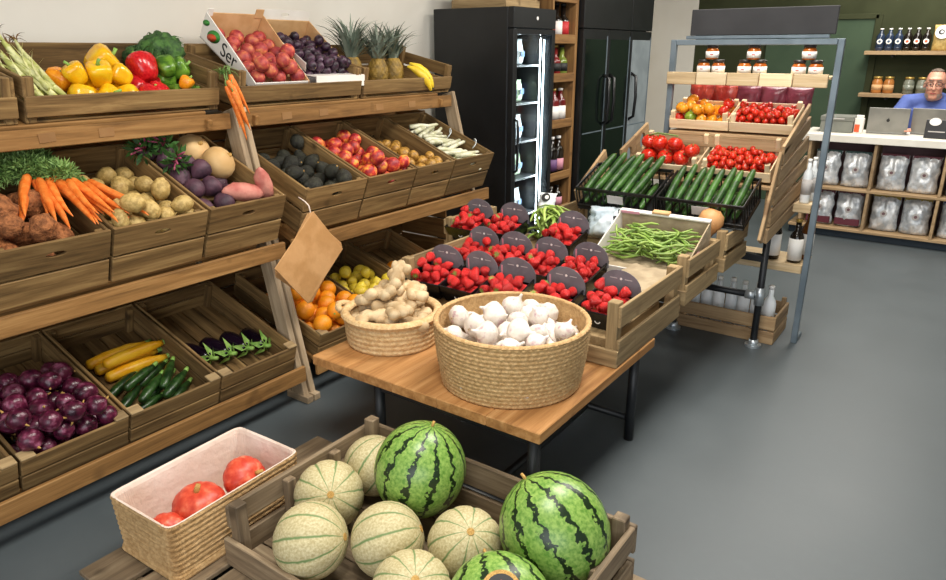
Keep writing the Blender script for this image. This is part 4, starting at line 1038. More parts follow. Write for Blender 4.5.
PUN = [  # x, y, z of the base centre, what sets it apart
    (2.42, 1.925, 0.558, 'beside the upright ginger root'), (2.425, 1.735, 0.558, 'front row, second from the left'), (2.43, 1.545, 0.558, 'straight behind the garlic basket'),
    (2.43, 1.31, 0.558, 'front row, second from the right'), (2.52, 1.105, 0.558, 'next to the near crate post'), (2.765, 1.955, 0.572, 'second row, left end'),
    (2.77, 1.765, 0.572, 'second row, second from the left'), (2.775, 1.575, 0.572, 'second row, third from the left'), (2.80, 1.38, 0.572, 'beside the brown paper'),
    (3.09, 2.21, 0.628, 'back row, left end'), (3.12, 2.0, 0.628, 'back row, left of the flat beans'), (3.12, 1.64, 0.628, 'back row, before the plastic bag')]
xs = sorted(set())
for i, (x, y, z, where) in enumerate(PUN):
    loc = (x, y, z); rot = (R(14), 0, R(-90) + random.Random(i).uniform(-.06, .06))
    root = empty('strawberry_punnet', loc, rot); tag(root, 'black punnet of strawberries with grey card, ' + where, 'punnet', 'strawberry punnets')
    link('tray', pun_me, root); link('pad', PAD, root, (0, 0, 0.017))
    l_ = link('front_print', f_lab, root, (0.0, -PD / 2 + 0.004, 0.042), (R(90 - 8), 0, 0)); link('print_centre', f_lab2, l_, (0, 0, 0.0))
    cd = link('card', card_me, root, (0.01, PD / 2 - 0.018, PH - 0.022), (R(-8), 0, 0))
    link('stripe', c_str, cd, (-0.076, -0.0005, 0.036)); link('lettering', c_txt, cd, (-0.030, -0.0005, 0.072)); link('lettering', c_txt, cd, (0.036, -0.0005, 0.072)); link('emblem', c_emb, cd, (0.003, -0.0005, 0.072), (R(90), 0, 0))
    Mp = MT(loc, rot)
    pile(Mp, sberry, 'strawberry', 'red strawberry in the punnet that is ' + where.replace('front row of', 'in front row of') if False else 'ripe red strawberry in the punnet ' + where, 'strawberry', 'strawberries, punnet ' + where, 25,
         (-PW / 2 + 0.008, PW / 2 - 0.008, -PD / 2 + 0.008, PD / 2 - 0.03), 0.031, 0.0205, 0.0255, 100 + i, unit=1.05, settle=0.2)
# boards that lift the punnets
for (x0, y0, x1, y1, z0, z1, lab) in ((2.36, 1.035, 2.90, 1.985, TZ + 0.012, 0.534, 'flat wooden board under the two front rows of punnets'), (3.05, 1.53, 3.38, 2.255, 0.513, 0.603, 'flat wooden board under the back row of punnets')):
    tag(link('tray_board', cbox(x1 - x0, y1 - y0, z1 - z0, 'grey_wood'), None, ((x0 + x1) / 2, (y0 + y1) / 2, (z0 + z1) / 2)), lab, 'board')

# brown paper between strawberries and beans
v, f = [], []
for i in range(15):
    for j in range(13):
        x = i / 14; y = j / 12
        v.append((2.68 + 0.36 * x, 1.26 - 0.23 * y - 0.03 * x, 0.60 + 0.035 * x + 0.014 * mnoise.noise(Vector((x * 5, y * 5, 0))) + 0.02 * (y - 0.5) ** 2))
n_ = len(v); v += [(a, b2, c - 0.0015) for a, b2, c in v]
for i in range(14):
    for j in range(12):
        a = i * 13 + j
        f += [(a, a + 1, a + 14, a + 13), (n_ + a, n_ + a + 1, n_ + a + 14, n_ + a + 13)]
tag(link('paper_sheet', pydata('paper', v, f, 'tissue_paper', True)), 'crumpled brown paper sheet between the strawberries and the green beans', 'paper')

# box of green beans
rt, Mbx = carton('bean_box', 'white cardboard box of green beans with cream rim', (3.01, 1.455, 0.575), (R(12), 0, R(-90)), 0.47, 0.41, 0.1, 0.05, 0.155, 'tissue_paper', 'white_card')
link('rim_board', cbox(0.47, 0.03, 0.012, 'white_card'), rt, (0.235, 0.405, 0.158))
link('rim_tab', cbox(0.09, 0.035, 0.012, 'cardboard'), rt, (0.22, 0.405, 0.170)); link('rim_print', cbox(0.10, 0.002, 0.014, 'pink_print'), rt, (0.06, 0.389, 0.156))
link('print', cbox(0.002, 0.16, 0.05, 'pink_print', 0.0003), rt, (0.4715, 0.16, 0.05))
bean_me = []
for s in range(4):
    b_ = (0.012, 0.03, -0.02, 0.02)[s]
    bean_me.append(tube('bean', [(-0.075 + 0.15 * t, b_ * math.sin(math.pi * t), 0.006 * math.sin(6 * t + s)) for t in (0, 0.06, 0.25, 0.5, 0.75, 0.94, 1)], [0.001, 0.0042, 0.0058, 0.006, 0.0058, 0.004, 0.0008], 'bean', 6))
rg = random.Random(31)
for i in range(120):
    l = i // 30; q = i % 30
    cx, cy_ = 0.07 + 0.33 * ((q * 7) % 30) / 30, 0.15 + 0.20 * rg.random()
    dome = 0.03 * (1 - ((cx - 0.235) / 0.2) ** 2)
    p = Vector((cx, cy_, 0.02 + l * 0.016 + dome * (0.4 + 0.25 * l) + 0.12 * (cy_ - 0.15)))
    o = put((bean_me[i % 4], []), 'green_bean', 'thin green bean heaped in the white cardboard box', 'bean', 'green beans', Mbx @ p, Mbx.to_3x3() @ Euler((rg.uniform(-.2, .2), rg.uniform(-.22, .22), rg.gauss(0, 0.55))).to_matrix(), rg.uniform(0.9, 1.15))
# flat beans beside the plastic bag
fb = [tube('flat_bean', [(-0.12 + 0.24 * t, b_ * math.sin(math.pi * t), -0.05 * (2 * t - 1) ** 2) for t in (0, 0.05, 0.25, 0.5, 0.75, 0.95, 1)], [0.001, 0.006, 0.009, 0.0095, 0.009, 0.006, 0.001], 'flat_bean', 7, 0.5) for b_ in (0.02, -0.015, 0.03)]
for i in range(60):
    l = i // 12; q = i % 12
    put((fb[i % 3], []), 'flat_bean', 'long flat green bean piled between the strawberries and the plastic bag', 'bean', 'flat beans', Vector((3.29 + 0.02 * (q % 4) - 0.03 + rg.uniform(-.02, .02), 1.72 + 0.018 * q * (1 - 0.1 * l) + 0.01 * l, 0.655 + 0.036 * l - 0.0014 * (q - 5.5) ** 2)), Euler((rg.uniform(-.3, .3), rg.uniform(-.15, .15), rg.gauss(0.9, 0.55))).to_matrix(), rg.uniform(0.85, 1.05))

def pillow(name, w_, h, d, material, n=14, seed=1, crimp=0.0, crumple=0.006):
    """bag standing on z=0: front -y, filled in the middle and pinched at the top"""
    v, f = [], []
    for s in (-1, 1):
        for i in range(n + 1):
            for j in range(n + 1):
                u, t = 2 * i / n - 1, j / n
                prof = (1 - abs(u) ** 3.5) * (math.sin(math.pi * min(1, 0.12 + t * 0.93)) ** 0.55 if t < 1 else 0)
                prof *= 1.0 - 0.35 * t
                xx = u * w_ / 2 * (1 - 0.05 * math.sin(math.pi * t))
                cr = crumple * mnoise.noise(Vector((u * 3.1, t * 4.2, seed + s)))
                v.append((xx + cr, s * (d / 2 * max(prof, 0.0) + 0.002) + cr * (1 if 0 < prof else 0), h * t + cr * 0.3 * (t > 0)))
    m_ = (n + 1) ** 2
    for s in (0, 1):
        for i in range(n):
            for j in range(n):
                a = s * m_ + i * (n + 1) + j
                f.append((a, a + 1, a + n + 2, a + n + 1))
    edge = [i * (n + 1) for i in range(n + 1)] + [n * (n + 1) + j for j in range(1, n + 1)] + [i * (n + 1) + n for i in range(n - 1, -1, -1)] + [j for j in range(n - 1, 0, -1)]
    for a, b2 in zip(edge, edge[1:] + edge[:1]): f.append((a, b2, m_ + b2, m_ + a))
    return pydata(name, v, f, material, True)
o = link('plastic_bag', pillow('bag', 0.2, 0.17, 0.12, 'bag_blue', 16, 5, crumple=0.03), None, (3.44, 1.565, 0.64), (R(-35), 0, R(-75))); tag(o, 'white plastic bag with black print beside the flat beans', 'bag')
for (x, z, a, b2) in ((0.075, 0.125, 0.016, 0.022), (0.06, 0.055, 0.014, 0.05)): link('print', cbox(a * 2, 0.006, b2 * 2, 'dark_print'), o, (x, -0.056 if z < 0.1 else -0.046, z), (R(-10), R(-15), 0))
link('print', disc(0.013, 0.004, 'white_print', 12), o, (0.075, -0.052, 0.128), (R(80), 0, 0))
o = link('plastic_pack', pillow('pack', 0.10, 0.10, 0.08, 'pack_white', 12, 6, crumple=0.01), None, (3.42, 1.93, 0.74), (R(-25), 0, R(-80))); tag(o, 'small white pack with black and white round print behind the flat beans', 'bag')
link('print', disc(0.026, 0.006, 'dark_print', 18), o, (0.0, -0.034, 0.066), (R(80), 0, 0)); link('print', disc(0.012, 0.009, 'white_print', 12), o, (0.008, -0.036, 0.066), (R(80), 0, 0))
# tan squash
sq = (rev('squash', [(0, -0.07), (0.03, -0.068), (0.058, -0.045), (0.066, -0.01), (0.056, 0.025), (0.036, 0.055), (0.026, 0.085), (0.022, 0.1), (0, 0.105)], 'squash_tan', 24), [('stem', stem_tube('stem', 'dry_stem', 0.03, 0.008, 0.007), (0, 0, 0.1), None)])
put(sq, 'squash', 'tan round squash between the bean box and the right black crate', 'squash', None, Vector((3.515, 1.03, 0.775)), Euler((R(195), R(8), 0.4)).to_matrix(), 0.98)

# ------------------------------------------------------------------ black plastic crates with cucumbers
def lattice_crate(label, loc, tilt, W, D, H):
    root = empty('plastic_crate', loc, (R(tilt), 0, R(-90))); tag(root, label, 'crate', 'black plastic crates')
    t = 0.008; m_ = 'black_plastic'
    span(root, 'base', (0, 0, 0), (W, D, t), m_)
    for z in (0.012, H - 0.02):
        for y in (0, D - t): span(root, 'rim_bar', (0, y, z), (W, y + t, z + 0.02), m_)
        for x in (0, W - t): span(root, 'rim_bar', (x, t, z), (x + t, D - t, z + 0.02), m_)
    n = 12
    for k in range(n):
        x = (W - t) * k / (n - 1)
        for y in (0.001, D - t + 0.001): span(root, 'bar', (x, y, 0.03), (x + t, y + t - 0.002, H - 0.02), m_)
    for k in range(7):
        y = 0.03 + (D - 0.06) * k / 6
        for x in (0.001, W - t + 0.001): span(root, 'bar', (x, y, 0.03), (x + t - 0.002, y + t, H - 0.02), m_)
    span(root, 'label_plate', (W * 0.42, -0.003, H * 0.45), (W * 0.62, 0.0, H * 0.8), 'grey_print')
    return root, MT(loc, (R(tilt), 0, R(-90)))
_, Mk1 = lattice_crate('black plastic crate of long cucumbers on the left', (3.56, 1.80, 0.742), 20, 0.46, 0.30, 0.14)
_, Mk2 = lattice_crate('black plastic crate of cucumbers on the right, behind the tan squash', (3.56, 1.325, 0.742), 20, 0.45, 0.30, 0.14)
cuc = [(tube('cucumber', [(0, b_ * math.sin(math.pi * t), 0.36 * t) for t in (0, 0.03, 0.12, 0.35, 0.6, 0.85, 0.96, 1)], [0.010, 0.018, 0.0225, 0.024, 0.024, 0.022, 0.017, 0.009], 'cucumber', 10), [('stem', disc(0.006, 0.008, 'dry_stem', 8), (0, 0, 0.36), None)]) for b_ in (0.008, -0.006)]
def lay(Mk, lab, grp, n, x0, dx, lean, up, z, y=0.03, sc=1.0, n2=0):
    for i in range(n):
        d = Vector((lean + 0.02 * (i % 3 - 1), math.cos(up), math.sin(up))).normalized()
        put(cuc[i % 2], 'cucumber', lab, 'cucumber', grp, Mk @ Vector((x0 + dx * i, y + 0.012 * (i % 2), z + 0.008 * (i % 2))), (Mk.to_3x3() @ d).to_track_quat('Z', 'Y').to_matrix(), sc)
lay(Mk1, 'long green cucumber leaning in the left black crate, upper layer', 'left upper cucumbers', 6, 0.045, 0.055, 0.20, 0.28, 0.098, 0.012, 0.92)
lay(Mk1, 'green cucumber lying low in the left black crate', 'left lower cucumbers', 7, 0.04, 0.055, 0.02, 0.05, 0.037, 0.02, 0.72)
lay(Mk2, 'green cucumber in the upper row of the right black crate', 'right upper cucumbers', 8, 0.045, 0.05, 0.05, 0.27, 0.098, 0.012, 0.8)
lay(Mk2, 'green cucumber in the lower row of the right black crate', 'right lower cucumbers', 8, 0.04, 0.05, 0.0, 0.05, 0.037, 0.02, 0.72)

# ------------------------------------------------------------------ stepped riser with tomato trays
root = empty('display_riser', (3.8, 0.80, 0.62)); tag(root, 'brown plank riser with hexagon hand holes holding the tomato trays', 'display stand')
def side_plank(x0, z0, x1, z1, wd, y, t=0.016, name='side_plank', material='riser_wood'):
    L = math.hypot(x1 - x0, z1 - z0); a = math.atan2(z1 - z0, x1 - x0)
    return plank(root, name, ((x0 + x1) / 2 - 3.8, y - 0.80, (z0 + z1) / 2 - 0.62), (L, t, wd), material, (0, -a, 0))
YR = 0.792
side_plank(3.555, 0.70, 3.765, 1.11, 0.055, YR - 0.001)
for k, (xa, za, xb, zb, wd) in enumerate(((3.80, 1.085, 4.36, 1.215, 0.075), (3.76, 0.99, 4.38, 1.10, 0.085), (3.72, 0.895, 4.42, 0.985, 0.085), (3.70, 0.79, 4.46, 0.865, 0.09), (3.68, 0.70, 4.46, 0.765, 0.075))):
    side_plank(xa, za, xb, zb, wd, YR)
side_plank(3.80, 1.12, 4.30, 1.30, 0.05, YR)
side_plank(4.18, 0.78, 4.28, 1.27, 0.06, YR + 0.018)
for (xa, za, xb, zb, wd, y, hc) in ((3.62, 0.77, 3.99, 0.965, 0.15, 1.835, 2), (3.80, 0.99, 4.17, 1.115, 0.15, 1.655, 2)):
    L = math.hypot(xb - xa, zb - za); a = math.atan2(zb - za, xb - xa)
    for h in range(hc):
        xm = xa + (xb - xa) * (0.25 + 0.5 * h); zm = za + (zb - za) * (0.25 + 0.5 * h)
        link('side_plank', hole_plank(L / 2 - 0.004, wd, 0.016, (0.042, 0.05), 'riser_wood', 12), root, (xm - 3.8, y - 0.80, zm - 0.62), (0, -a, 0))
span(root, 'step_board', (0.04, 0.02, 0.285), (0.30, 0.84, 0.305), 'riser_wood')
span(root, 'step_board', (0.24, 0.02, 0.52), (0.53, 0.68, 0.54), 'riser_wood')
span(root, 'bag_ledge', (0.535, 0.02, 0.56), (0.66, 0.70, 0.575), 'riser_wood')
for x in (0.06, 0.27): 
    for y in (0.03, 0.82): span(root, 'upright', (x, y, 0.0), (x + 0.03, y + 0.03, 0.284), 'riser_wood')
for x in (0.31, 0.49):
    for y in (0.03, 0.65): span(root, 'upright', (x, y, 0.10), (x + 0.03, y + 0.03, 0.519), 'riser_wood')
for y in (0.03, 0.65): span(root, 'bottom_rail', (0.09, y, 0.10), (0.62, y + 0.03, 0.13), 'riser_wood')
for y in (0.03, 0.65): span(root, 'upright', (0.60, y, 0.131), (0.63, y + 0.03, 0.559), 'riser_wood')
span(root, 'front_board', (-0.0, 0.04, 0.46), (0.02, 0.70, 0.52), 'riser_wood').location.x += 0.235

def tray(lab, x, yl, z, W, D, tilt, bh=0.12):
    return crate('wooden_tray', lab, (x, yl, z), -90, tilt, W, D, [(0.0, 0.055)], [(0.0, bh)], [(0.0, 0.07)], (0.10, bh + 0.02), 'pale_wood', 0.0, 3, group='pale wooden trays', cat='tray', t=0.007, ps=0.026)
_, M3a = tray('pale wooden tray of large vine tomatoes', 3.875, 1.60, 0.94, 0.365, 0.24, 22)
_, M3b = tray('pale wooden tray of cherry tomatoes in the lower tomato row', 3.875, 1.215, 0.94, 0.365, 0.24, 22)
_, M4a = tray('pale wooden tray of mixed orange, green and red tomatoes', 4.06, 1.485, 1.172, 0.335, 0.23, 20, 0.075)
_, M4b = tray('pale wooden tray of cherry tomatoes in the top row', 4.06, 1.145, 1.172, 0.335, 0.23, 20, 0.075)
tcal = []
for k in range(5):
    a_ = k * 1.2566
    tcal.append(([(0, 0, 0.03), (0.25 * math.cos(a_ - .4), 0.25 * math.sin(a_ - .4), 0.05), (0.7 * math.cos(a_), 0.7 * math.sin(a_), 0.1), (0.25 * math.cos(a_ + .4), 0.25 * math.sin(a_ + .4), 0.05)], [(0, 1, 2), (0, 2, 3)]))
tcal_me = merge('calyx', tcal + [tube_v([(0, 0, 0.0), (0.03, 0, 0.25), (0.12, 0, 0.45)], [0.07, 0.06, 0.05], 6)], 'vine')
def tom(material): return (rev('tomato', ellip(10, 1, 0.86, 0.16, 0.03), material, 20), [('calyx', tcal_me, (0, 0, 0.68), None)])
big = tom('tomato')
for i, (x, y, z, r) in enumerate(((0.065, 0.06, 0.06, .047), (0.165, 0.055, 0.058, .047), (0.255, 0.06, 0.06, .046), (0.115, 0.13, 0.07, .046), (0.205, 0.135, 0.07, .046), (0.29, 0.14, 0.065, .042), (0.05, 0.15, 0.065, .042), (0.31, 0.065, 0.105, .038), (0.215, 0.085, 0.13, .044), (0.12, 0.09, 0.13, .046), (0.055, 0.105, 0.125, 0.045))):
    put(big, 'tomato', 'large red vine tomato in the left tray of the lower tomato row', 'tomato', 'large vine tomatoes', M3a @ Vector((x, y, z + 0.01)), M3a.to_3x3() @ rrot(random.Random(i), 0.5), r)
o = link('vine', tube('vine', [(0.06, 0.10, 0.185), (0.11, 0.1, 0.205), (0.16, 0.1, 0.2), (0.22, 0.1, 0.195)], 0.004, 'vine', 6), None); o.matrix_world = M3a @ Matrix.Translation((0, 0, -0.012)); tag(o, 'green vine lying across the large tomatoes', 'vine')
cher = tom('cherry')
pile(M3b, cher, 'cherry_tomato', 'small red cherry tomato in the lower tomato row', 'tomato', 'cherry tomatoes, lower row', 104, (0.009, 0.356, 0.009, 0.23), 0.009, 0.0185, 0.0215, 71, settle=0.35, tilt=1.0)
pile(M4b, cher, 'cherry_tomato', 'small red cherry tomato in the top row under the jars', 'tomato', 'cherry tomatoes, top row', 108, (0.009, 0.326, 0.009, 0.22), 0.009, 0.0178, 0.0208, 72, settle=0.35, tilt=1.0)
kinds = [('tomato', 'red'), ('tomato_orange', 'orange'), ('tomato_orange', 'orange'), ('tomato', 'red'), ('tomato_green', 'green')]
rg = random.Random(4)
for i, (p, r) in enumerate(heap(27, 0.009, 0.326, 0.009, 0.22, 0.009, 0.028, 0.035, (0, -0.1, -0.95), 73)):
    k = 4 if i == 17 else (0 if p.x < 0.11 and p.z < 0.06 else (0 if p.x > 0.25 and i % 3 else 1)); k = {0: 0, 1: 1, 4: 4}[k]
    put(tom(kinds[k][0]), 'tomato', kinds[k][1] + (' tomato in the mixed tray of the top row' if k != 4 else ' tomato on the mixed heap of the top row'), 'tomato', 'mixed ' + kinds[k][1] + ' tomatoes', M4a @ p, M4a.to_3x3() @ rrot(rg, 0.9), r)
# bags of red goods behind the top row
rb = pillow('bag', 0.15, 0.205, 0.085, 'red_bag', 12, 3, crumple=0.012); mb = pillow('bag', 0.15, 0.205, 0.085, 'maroon_bag', 12, 4, crumple=0.012)
seal_r, seal_m = cbox(0.13, 0.004, 0.018, 'red_print', 0.001), cbox(0.13, 0.004, 0.018, 'maroon_print', 0.001)
for i, (y, me_, lab) in enumerate(((1.42, rb, 'leftmost bright red plastic bag behind the mixed tomatoes'), (1.285, rb, 'bright red plastic bag next to the maroon ones'), (1.15, mb, 'maroon plastic bag, left one of three behind the cherry tomatoes'), (1.01, mb, 'maroon plastic bag, middle one of three'), (0.875, mb, 'maroon plastic bag at the right end beside the steel post'))):
    o = link('plastic_bag', me_, None, (4.395, y, 1.196), (0, 0, R(-90))); tag(o, lab, 'bag', 'red bags')
    link('seal', (seal_r, seal_m)[i > 1], o, (0, 0, 0.196))

# ------------------------------------------------------------------ steel rack
RX = 4.118
root = empty('steel_rack', (RX, 0.655, 0)); tag(root, 'grey steel rack with wooden shelves and a black sign on top', 'rack')
for y in (0.0, 0.865):
    span(root, 'post', (-0.016, y - 0.016, 0), (0.016, y + 0.016, 1.655), 'grey_steel')
    span(root, 'foot', (0.018, y - 0.016, 0.0), (0.12, y + 0.016, 0.03), 'grey_steel')
span(root, 'top_beam', (-0.016, 0.017, 1.625), (0.016, 0.848, 1.655), 'grey_steel')
span(root, 'sign_rail', (-0.005, 0.06, 1.657), (0.02, 0.80, 1.675), 'grey_steel')
span(root, 'sign_board', (0.0, 0.035, 1.676), (0.02, 0.78, 1.812), 'sign_black')
for k in range(5):
    span(root, 'shelf_front', (-0.045, 0.03 + 0.1705 * k, 1.415), (-0.02, 0.196 + 0.1705 * k, 1.482), ('shop_beam', 'pale_wood')[k % 2])
span(root, 'shelf_board', (-0.019, 0.02, 1.455), (0.11, 0.846, 1.472), 'shop_beam')
for (z, y1) in ((0.455, 0.845), (0.80, 0.112)):
    span(root, 'shelf_board', (0.02, 0.02, z - 0.018), (0.27, y1, z), 'shop_beam')
    span(root, 'shelf_front', (-0.005, 0.02, z - 0.045), (0.018, y1, z + 0.004), 'shop_beam')
jar_b = rev('jar', [(0, 0), (0.026, 0), (0.03, 0.004), (0.031, 0.045), (0.026, 0.055), (0.024, 0.06), (0, 0.06)], 'honey', 20)
jar_l = rev('lid', [(0, 0), (0.027, 0), (0.027, 0.014), (0.025, 0.016), (0, 0.016)], 'jar_lid', 20)
jar_p = rev('label', [(0.0315, 0), (0.0318, 0.0), (0.0318, 0.034), (0.0315, 0.034)], 'white_print', 24)
jar_t = cbox(0.001, 0.014, 0.004, 'red_print', 0.0002)
jar = (jar_b, [('lid', jar_l, (0, 0, 0.06), None), ('label', jar_p, (0, 0, 0.008), None), ('print', jar_t, (-0.0325, 0, 0.026), None)])
for g, (yc, nm) in enumerate(((1.31, 'left'), (1.085, 'middle'), (0.805, 'right'))):
    for i, (dy, dz, w_) in enumerate(((0.037, 0, 'lower left'), (-0.037, 0, 'lower right'), (0.0, 0.0775, 'topmost'))):
        put(jar, 'honey_jar', 'amber jar with white label, ' + w_ + ' of the ' + nm + ' pyramid on the rack', 'jar', 'jars on the rack', Vector((RX + 0.035, yc + dy * 1.12, 1.4735 + dz)), Euler((0, 0, 0.1 * i)).to_matrix(), (1.12, 1.12, 1.0))
def bottle(material, r, h, lab_mat, cap_mat, neck=0.35, lab=(0.2, 0.6), seg=18):
    rn = r * 0.38
    b_ = rev('bottle', [(0, 0), (r * 0.9, 0), (r, 0.006), (r, h * (0.92 - neck)), (r * 0.8, h * (1.0 - neck)), (rn * 1.1, h * (1.08 - neck)), (rn, h * 0.94), (0, h * 0.94)], material, seg)
    l_ = rev('label', [(r + 0.0006, 0), (r + 0.001, 0), (r + 0.001, h * (lab[1] - lab[0])), (r + 0.0006, h * (lab[1] - lab[0]))], lab_mat, seg)
    c_ = rev('cap', [(0, 0), (rn * 1.15, 0), (rn * 1.15, h * 0.07), (0, h * 0.07)], cap_mat, 14)
    return (b_, [('label', l_, (0, 0, h * lab[0]), None), ('cap', c_, (0, 0, h * 0.93), None)])
I3 = Matrix.Identity(3)
put(bottle('bottle_dark', 0.042, 0.31, 'white_print', 'dark_print', 0.4, (0.08, 0.48)), 'bottle', 'dark bottle with white label on the lower rack shelf', 'bottle', None, Vector((RX + 0.08, 0.86, 0.4555)), I3)
put(bottle('bottle_dark', 0.038, 0.25, 'white_print', 'gold_lid', 0.34, (0.06, 0.56)), 'bottle', 'dark bottle with gold cap and white label on the lower rack shelf', 'bottle', None, Vector((RX + 0.07, 0.735, 0.4555)), I3)
put(bottle('bottle_amber', 0.036, 0.3, 'white_print', 'white_print', 0.35, (0.1, 0.5)), 'bottle', 'amber bottle with white cap behind the gold-capped one', 'bottle', None, Vector((RX + 0.18, 0.70, 0.4555)), I3)
wb = bottle('bottle_white', 0.026, 0.24, 'grey_print', 'white_print', 0.3, (0.2, 0.55))
put(wb, 'bottle', 'tall white bottle on the small upper rack shelf, beside the steel post', 'bottle', None, Vector((RX + 0.06, 0.725, 0.8005)), I3)
put(wb, 'bottle', 'tall white bottle on the small upper rack shelf, behind the other', 'bottle', None, Vector((RX + 0.15, 0.715, 0.8005)), I3)
# floor crate with white bottles
_, Mf = crate('floor_crate', 'shallow wooden crate of white bottles on the floor under the rack', (3.995, 1.34, 0.0), -90, 0, 0.595, 0.33, [(0.0, 0.075), (0.085, 0.165)], [(0.0, 0.075), (0.085, 0.165)], [(0.0, 0.075), (0.085, 0.165)], (0.16, 0.2), 'riser_wood', 0.005, 4, t=0.014, ps=0.025)
wb2 = bottle('bottle_white', 0.036, 0.29, 'blue_print', 'white_print', 0.3, (0.22, 0.26))
for i in range(7):
    put(wb2, 'white_bottle', ('leftmost white bottle in the floor crate', 'second white bottle from the left in the floor crate', 'third white bottle from the left in the floor crate', 'fourth white bottle from the left in the floor crate', 'fifth white bottle from the left, just left of the pipe', 'sixth white bottle, partly behind the pipe', 'rightmost white bottle in the floor crate')[i], 'bottle', 'white bottles in the floor crate', Mf @ Vector((0.075 + 0.074 * i, 0.16 + 0.02 * (i % 2), 0.0135)), I3)

# ------------------------------------------------------------------ tall drinks fridge
FX0, FX1, FY0, FY1, FH = 4.14, 4.70, 2.62, 3.29, 1.87
root = empty('drinks_fridge', (FX0, FY0, 0)); tag(root, 'tall black drinks fridge with glass door beside the left stands', 'fridge')
W_, D_ = FX1 - FX0, FY1 - FY0
span(root, 'side_panel', (0, 0.05, 0.03), (0.03, D_, FH), 'fridge_black'); span(root, 'side_panel', (W_ - 0.03, 0.05, 0.03), (W_, D_, FH), 'fridge_black')
span(root, 'back_panel', (0.03, D_ - 0.03, 0.03), (W_ - 0.03, D_, FH), 'fridge_inside')
span(root, 'top_panel', (0.03, 0.05, FH - 0.03), (W_ - 0.03, D_ - 0.03, FH), 'fridge_black'); span(root, 'bottom_panel', (0.03, 0.05, 0.03), (W_ - 0.03, D_ - 0.03, 0.2), 'fridge_black')
hd = span(root, 'header', (0.0, 0.0, FH - 0.13), (W_, 0.048, FH), 'fridge_black')
link('badge', disc(0.012, 0.003, 'white_print', 12), hd, (0.02, -0.026, 0.0), (R(90), 0, 0))
for (a, b2) in (((0.0, 0.0, 0.06), (0.05, 0.045, FH - 0.135)), ((W_ - 0.045, 0, 0.06), (W_, 0.045, FH - 0.135)), ((0.05, 0, 0.06), (W_ - 0.045, 0.045, 0.14)), ((0.05, 0, FH - 0.17), (W_ - 0.045, 0.045, FH - 0.135))):
    span(root, 'door_frame', a, b2, 'fridge_black')
span(root, 'glass_pane', (0.05, 0.012, 0.14), (W_ - 0.045, 0.018, FH - 0.17), 'glass')
h_ = link('handle', tube('handle', [(0, 0.03, 0), (0, -0.025, 0.02), (0, -0.03, 0.1), (0, -0.03, 0.28), (0, -0.025, 0.36), (0, 0.03, 0.38)], 0.010, 'black_plastic', 8), root, (0.03, 0.0, 0.78))
span(root, 'light_strip', (W_ - 0.062, 0.055, 0.25), (W_ - 0.054, 0.065, FH - 0.2), 'led_strip')
span(root, 'light_strip', (0.035, 0.055, 0.25), (0.045, 0.065, FH - 0.2), 'led_strip')  # hidden left strip, added to brighten the inside of the fridge
fl = area('fridge_lamp', (FX1 - 0.065, FY0 + 0.085, 0.98), 0.03, 1.4, 7.0, (0.85, 0.95, 1.0))
fl.rotation_euler = Matrix(((0.0, -0.6, 0.8), (0.0, -0.8, -0.6), (1.0, 0.0, 0.0))).to_euler(); fl.data.size = 1.4; fl.data.size_y = 0.02
for k, z in enumerate((0.42, 0.70, 0.97, 1.24, 1.50)):
    span(root, 'shelf', (0.032, 0.09, z - 0.012), (W_ - 0.035, D_ - 0.04, z), 'black_metal')
span(root, 'foot', (0.03, 0.1, 0), (0.07, 0.14, 0.029), 'black_metal'); span(root, 'foot', (W_ - 0.07, 0.1, 0), (W_ - 0.03, 0.14, 0.029), 'black_metal')
span(root, 'foot', (0.03, 0.5, 0), (0.07, 0.54, 0.029), 'black_metal'); span(root, 'foot', (W_ - 0.07, 0.5, 0), (W_ - 0.03, 0.54, 0.029), 'black_metal')
pwm = pillow('pack', 0.13, 0.17, 0.09, 'pack_white', 10, 7); pgm = pillow('pack', 0.13, 0.15, 0.09, 'pack_green', 10, 8)
pws = cbox(0.06, 0.003, 0.04, 'blue_print', 0.0005)
names = ('bottom', 'second lowest', 'middle', 'second highest', 'top')
for k, z in enumerate((0.42, 0.70, 0.97, 1.24, 1.50)):
    for i in range(3):
        o = link('food_pack', (pwm, pgm)[(k % 2) == 1], None, (FX0 + 0.115 + 0.145 * i, FY0 + 0.17 + 0.03 * i, z + 0.004), (R(2), 0, 0.1 * (i - 1)))
        tag(o, ('white', 'green and white')[(k % 2) == 1] + ' food pack, ' + ('left', 'middle', 'right')[i] + ' on the ' + names[k] + ' fridge shelf', 'food pack', 'packs in the drinks fridge')
        link('print', pws, o, (0, -0.047, 0.07))
# crate on top of the fridge
crate('wicker_crate', 'pale wooden crate on top of the tall drinks fridge', (4.23, 2.74, FH + 0.001), 0, 0, 0.44, 0.46, [(0, 0.06), (0.07, 0.14)], [(0, 0.06), (0.07, 0.14)], [(0, 0.06), (0.07, 0.14)], (0.15, 0.15), 'grey_wood', 0.0, 4)

# ------------------------------------------------------------------ bottle shelf unit
SX0, SX1 = 4.725, 5.12
root = empty('shelf_unit', (SX0, 2.66, 0)); tag(root, 'narrow wooden shelf unit of bottles between the fridges', 'shelf unit')
Ws = SX1 - SX0
span(root, 'side_panel', (0, 0, 0), (0.022, 0.34, 2.3), 'side_wood'); span(root, 'side_panel', (Ws - 0.04, -0.0, 0), (Ws, 0.34, 2.3), 'side_wood')
span(root, 'back_panel', (0.022, 0.32, 0), (Ws - 0.04, 0.34, 2.3), 'side_wood')
SHZ = (0.10, 0.38, 0.655, 1.06, 1.40, 1.675, 1.96, 2.22)
for z in SHZ:
    span(root, 'shelf_board', (0.022, 0.01, z - 0.02), (Ws - 0.04, 0.32, z), 'side_wood')
    span(root, 'shelf_lip', (0.022, -0.006, z - 0.03), (Ws - 0.04, 0.008, z + 0.035), 'side_wood')
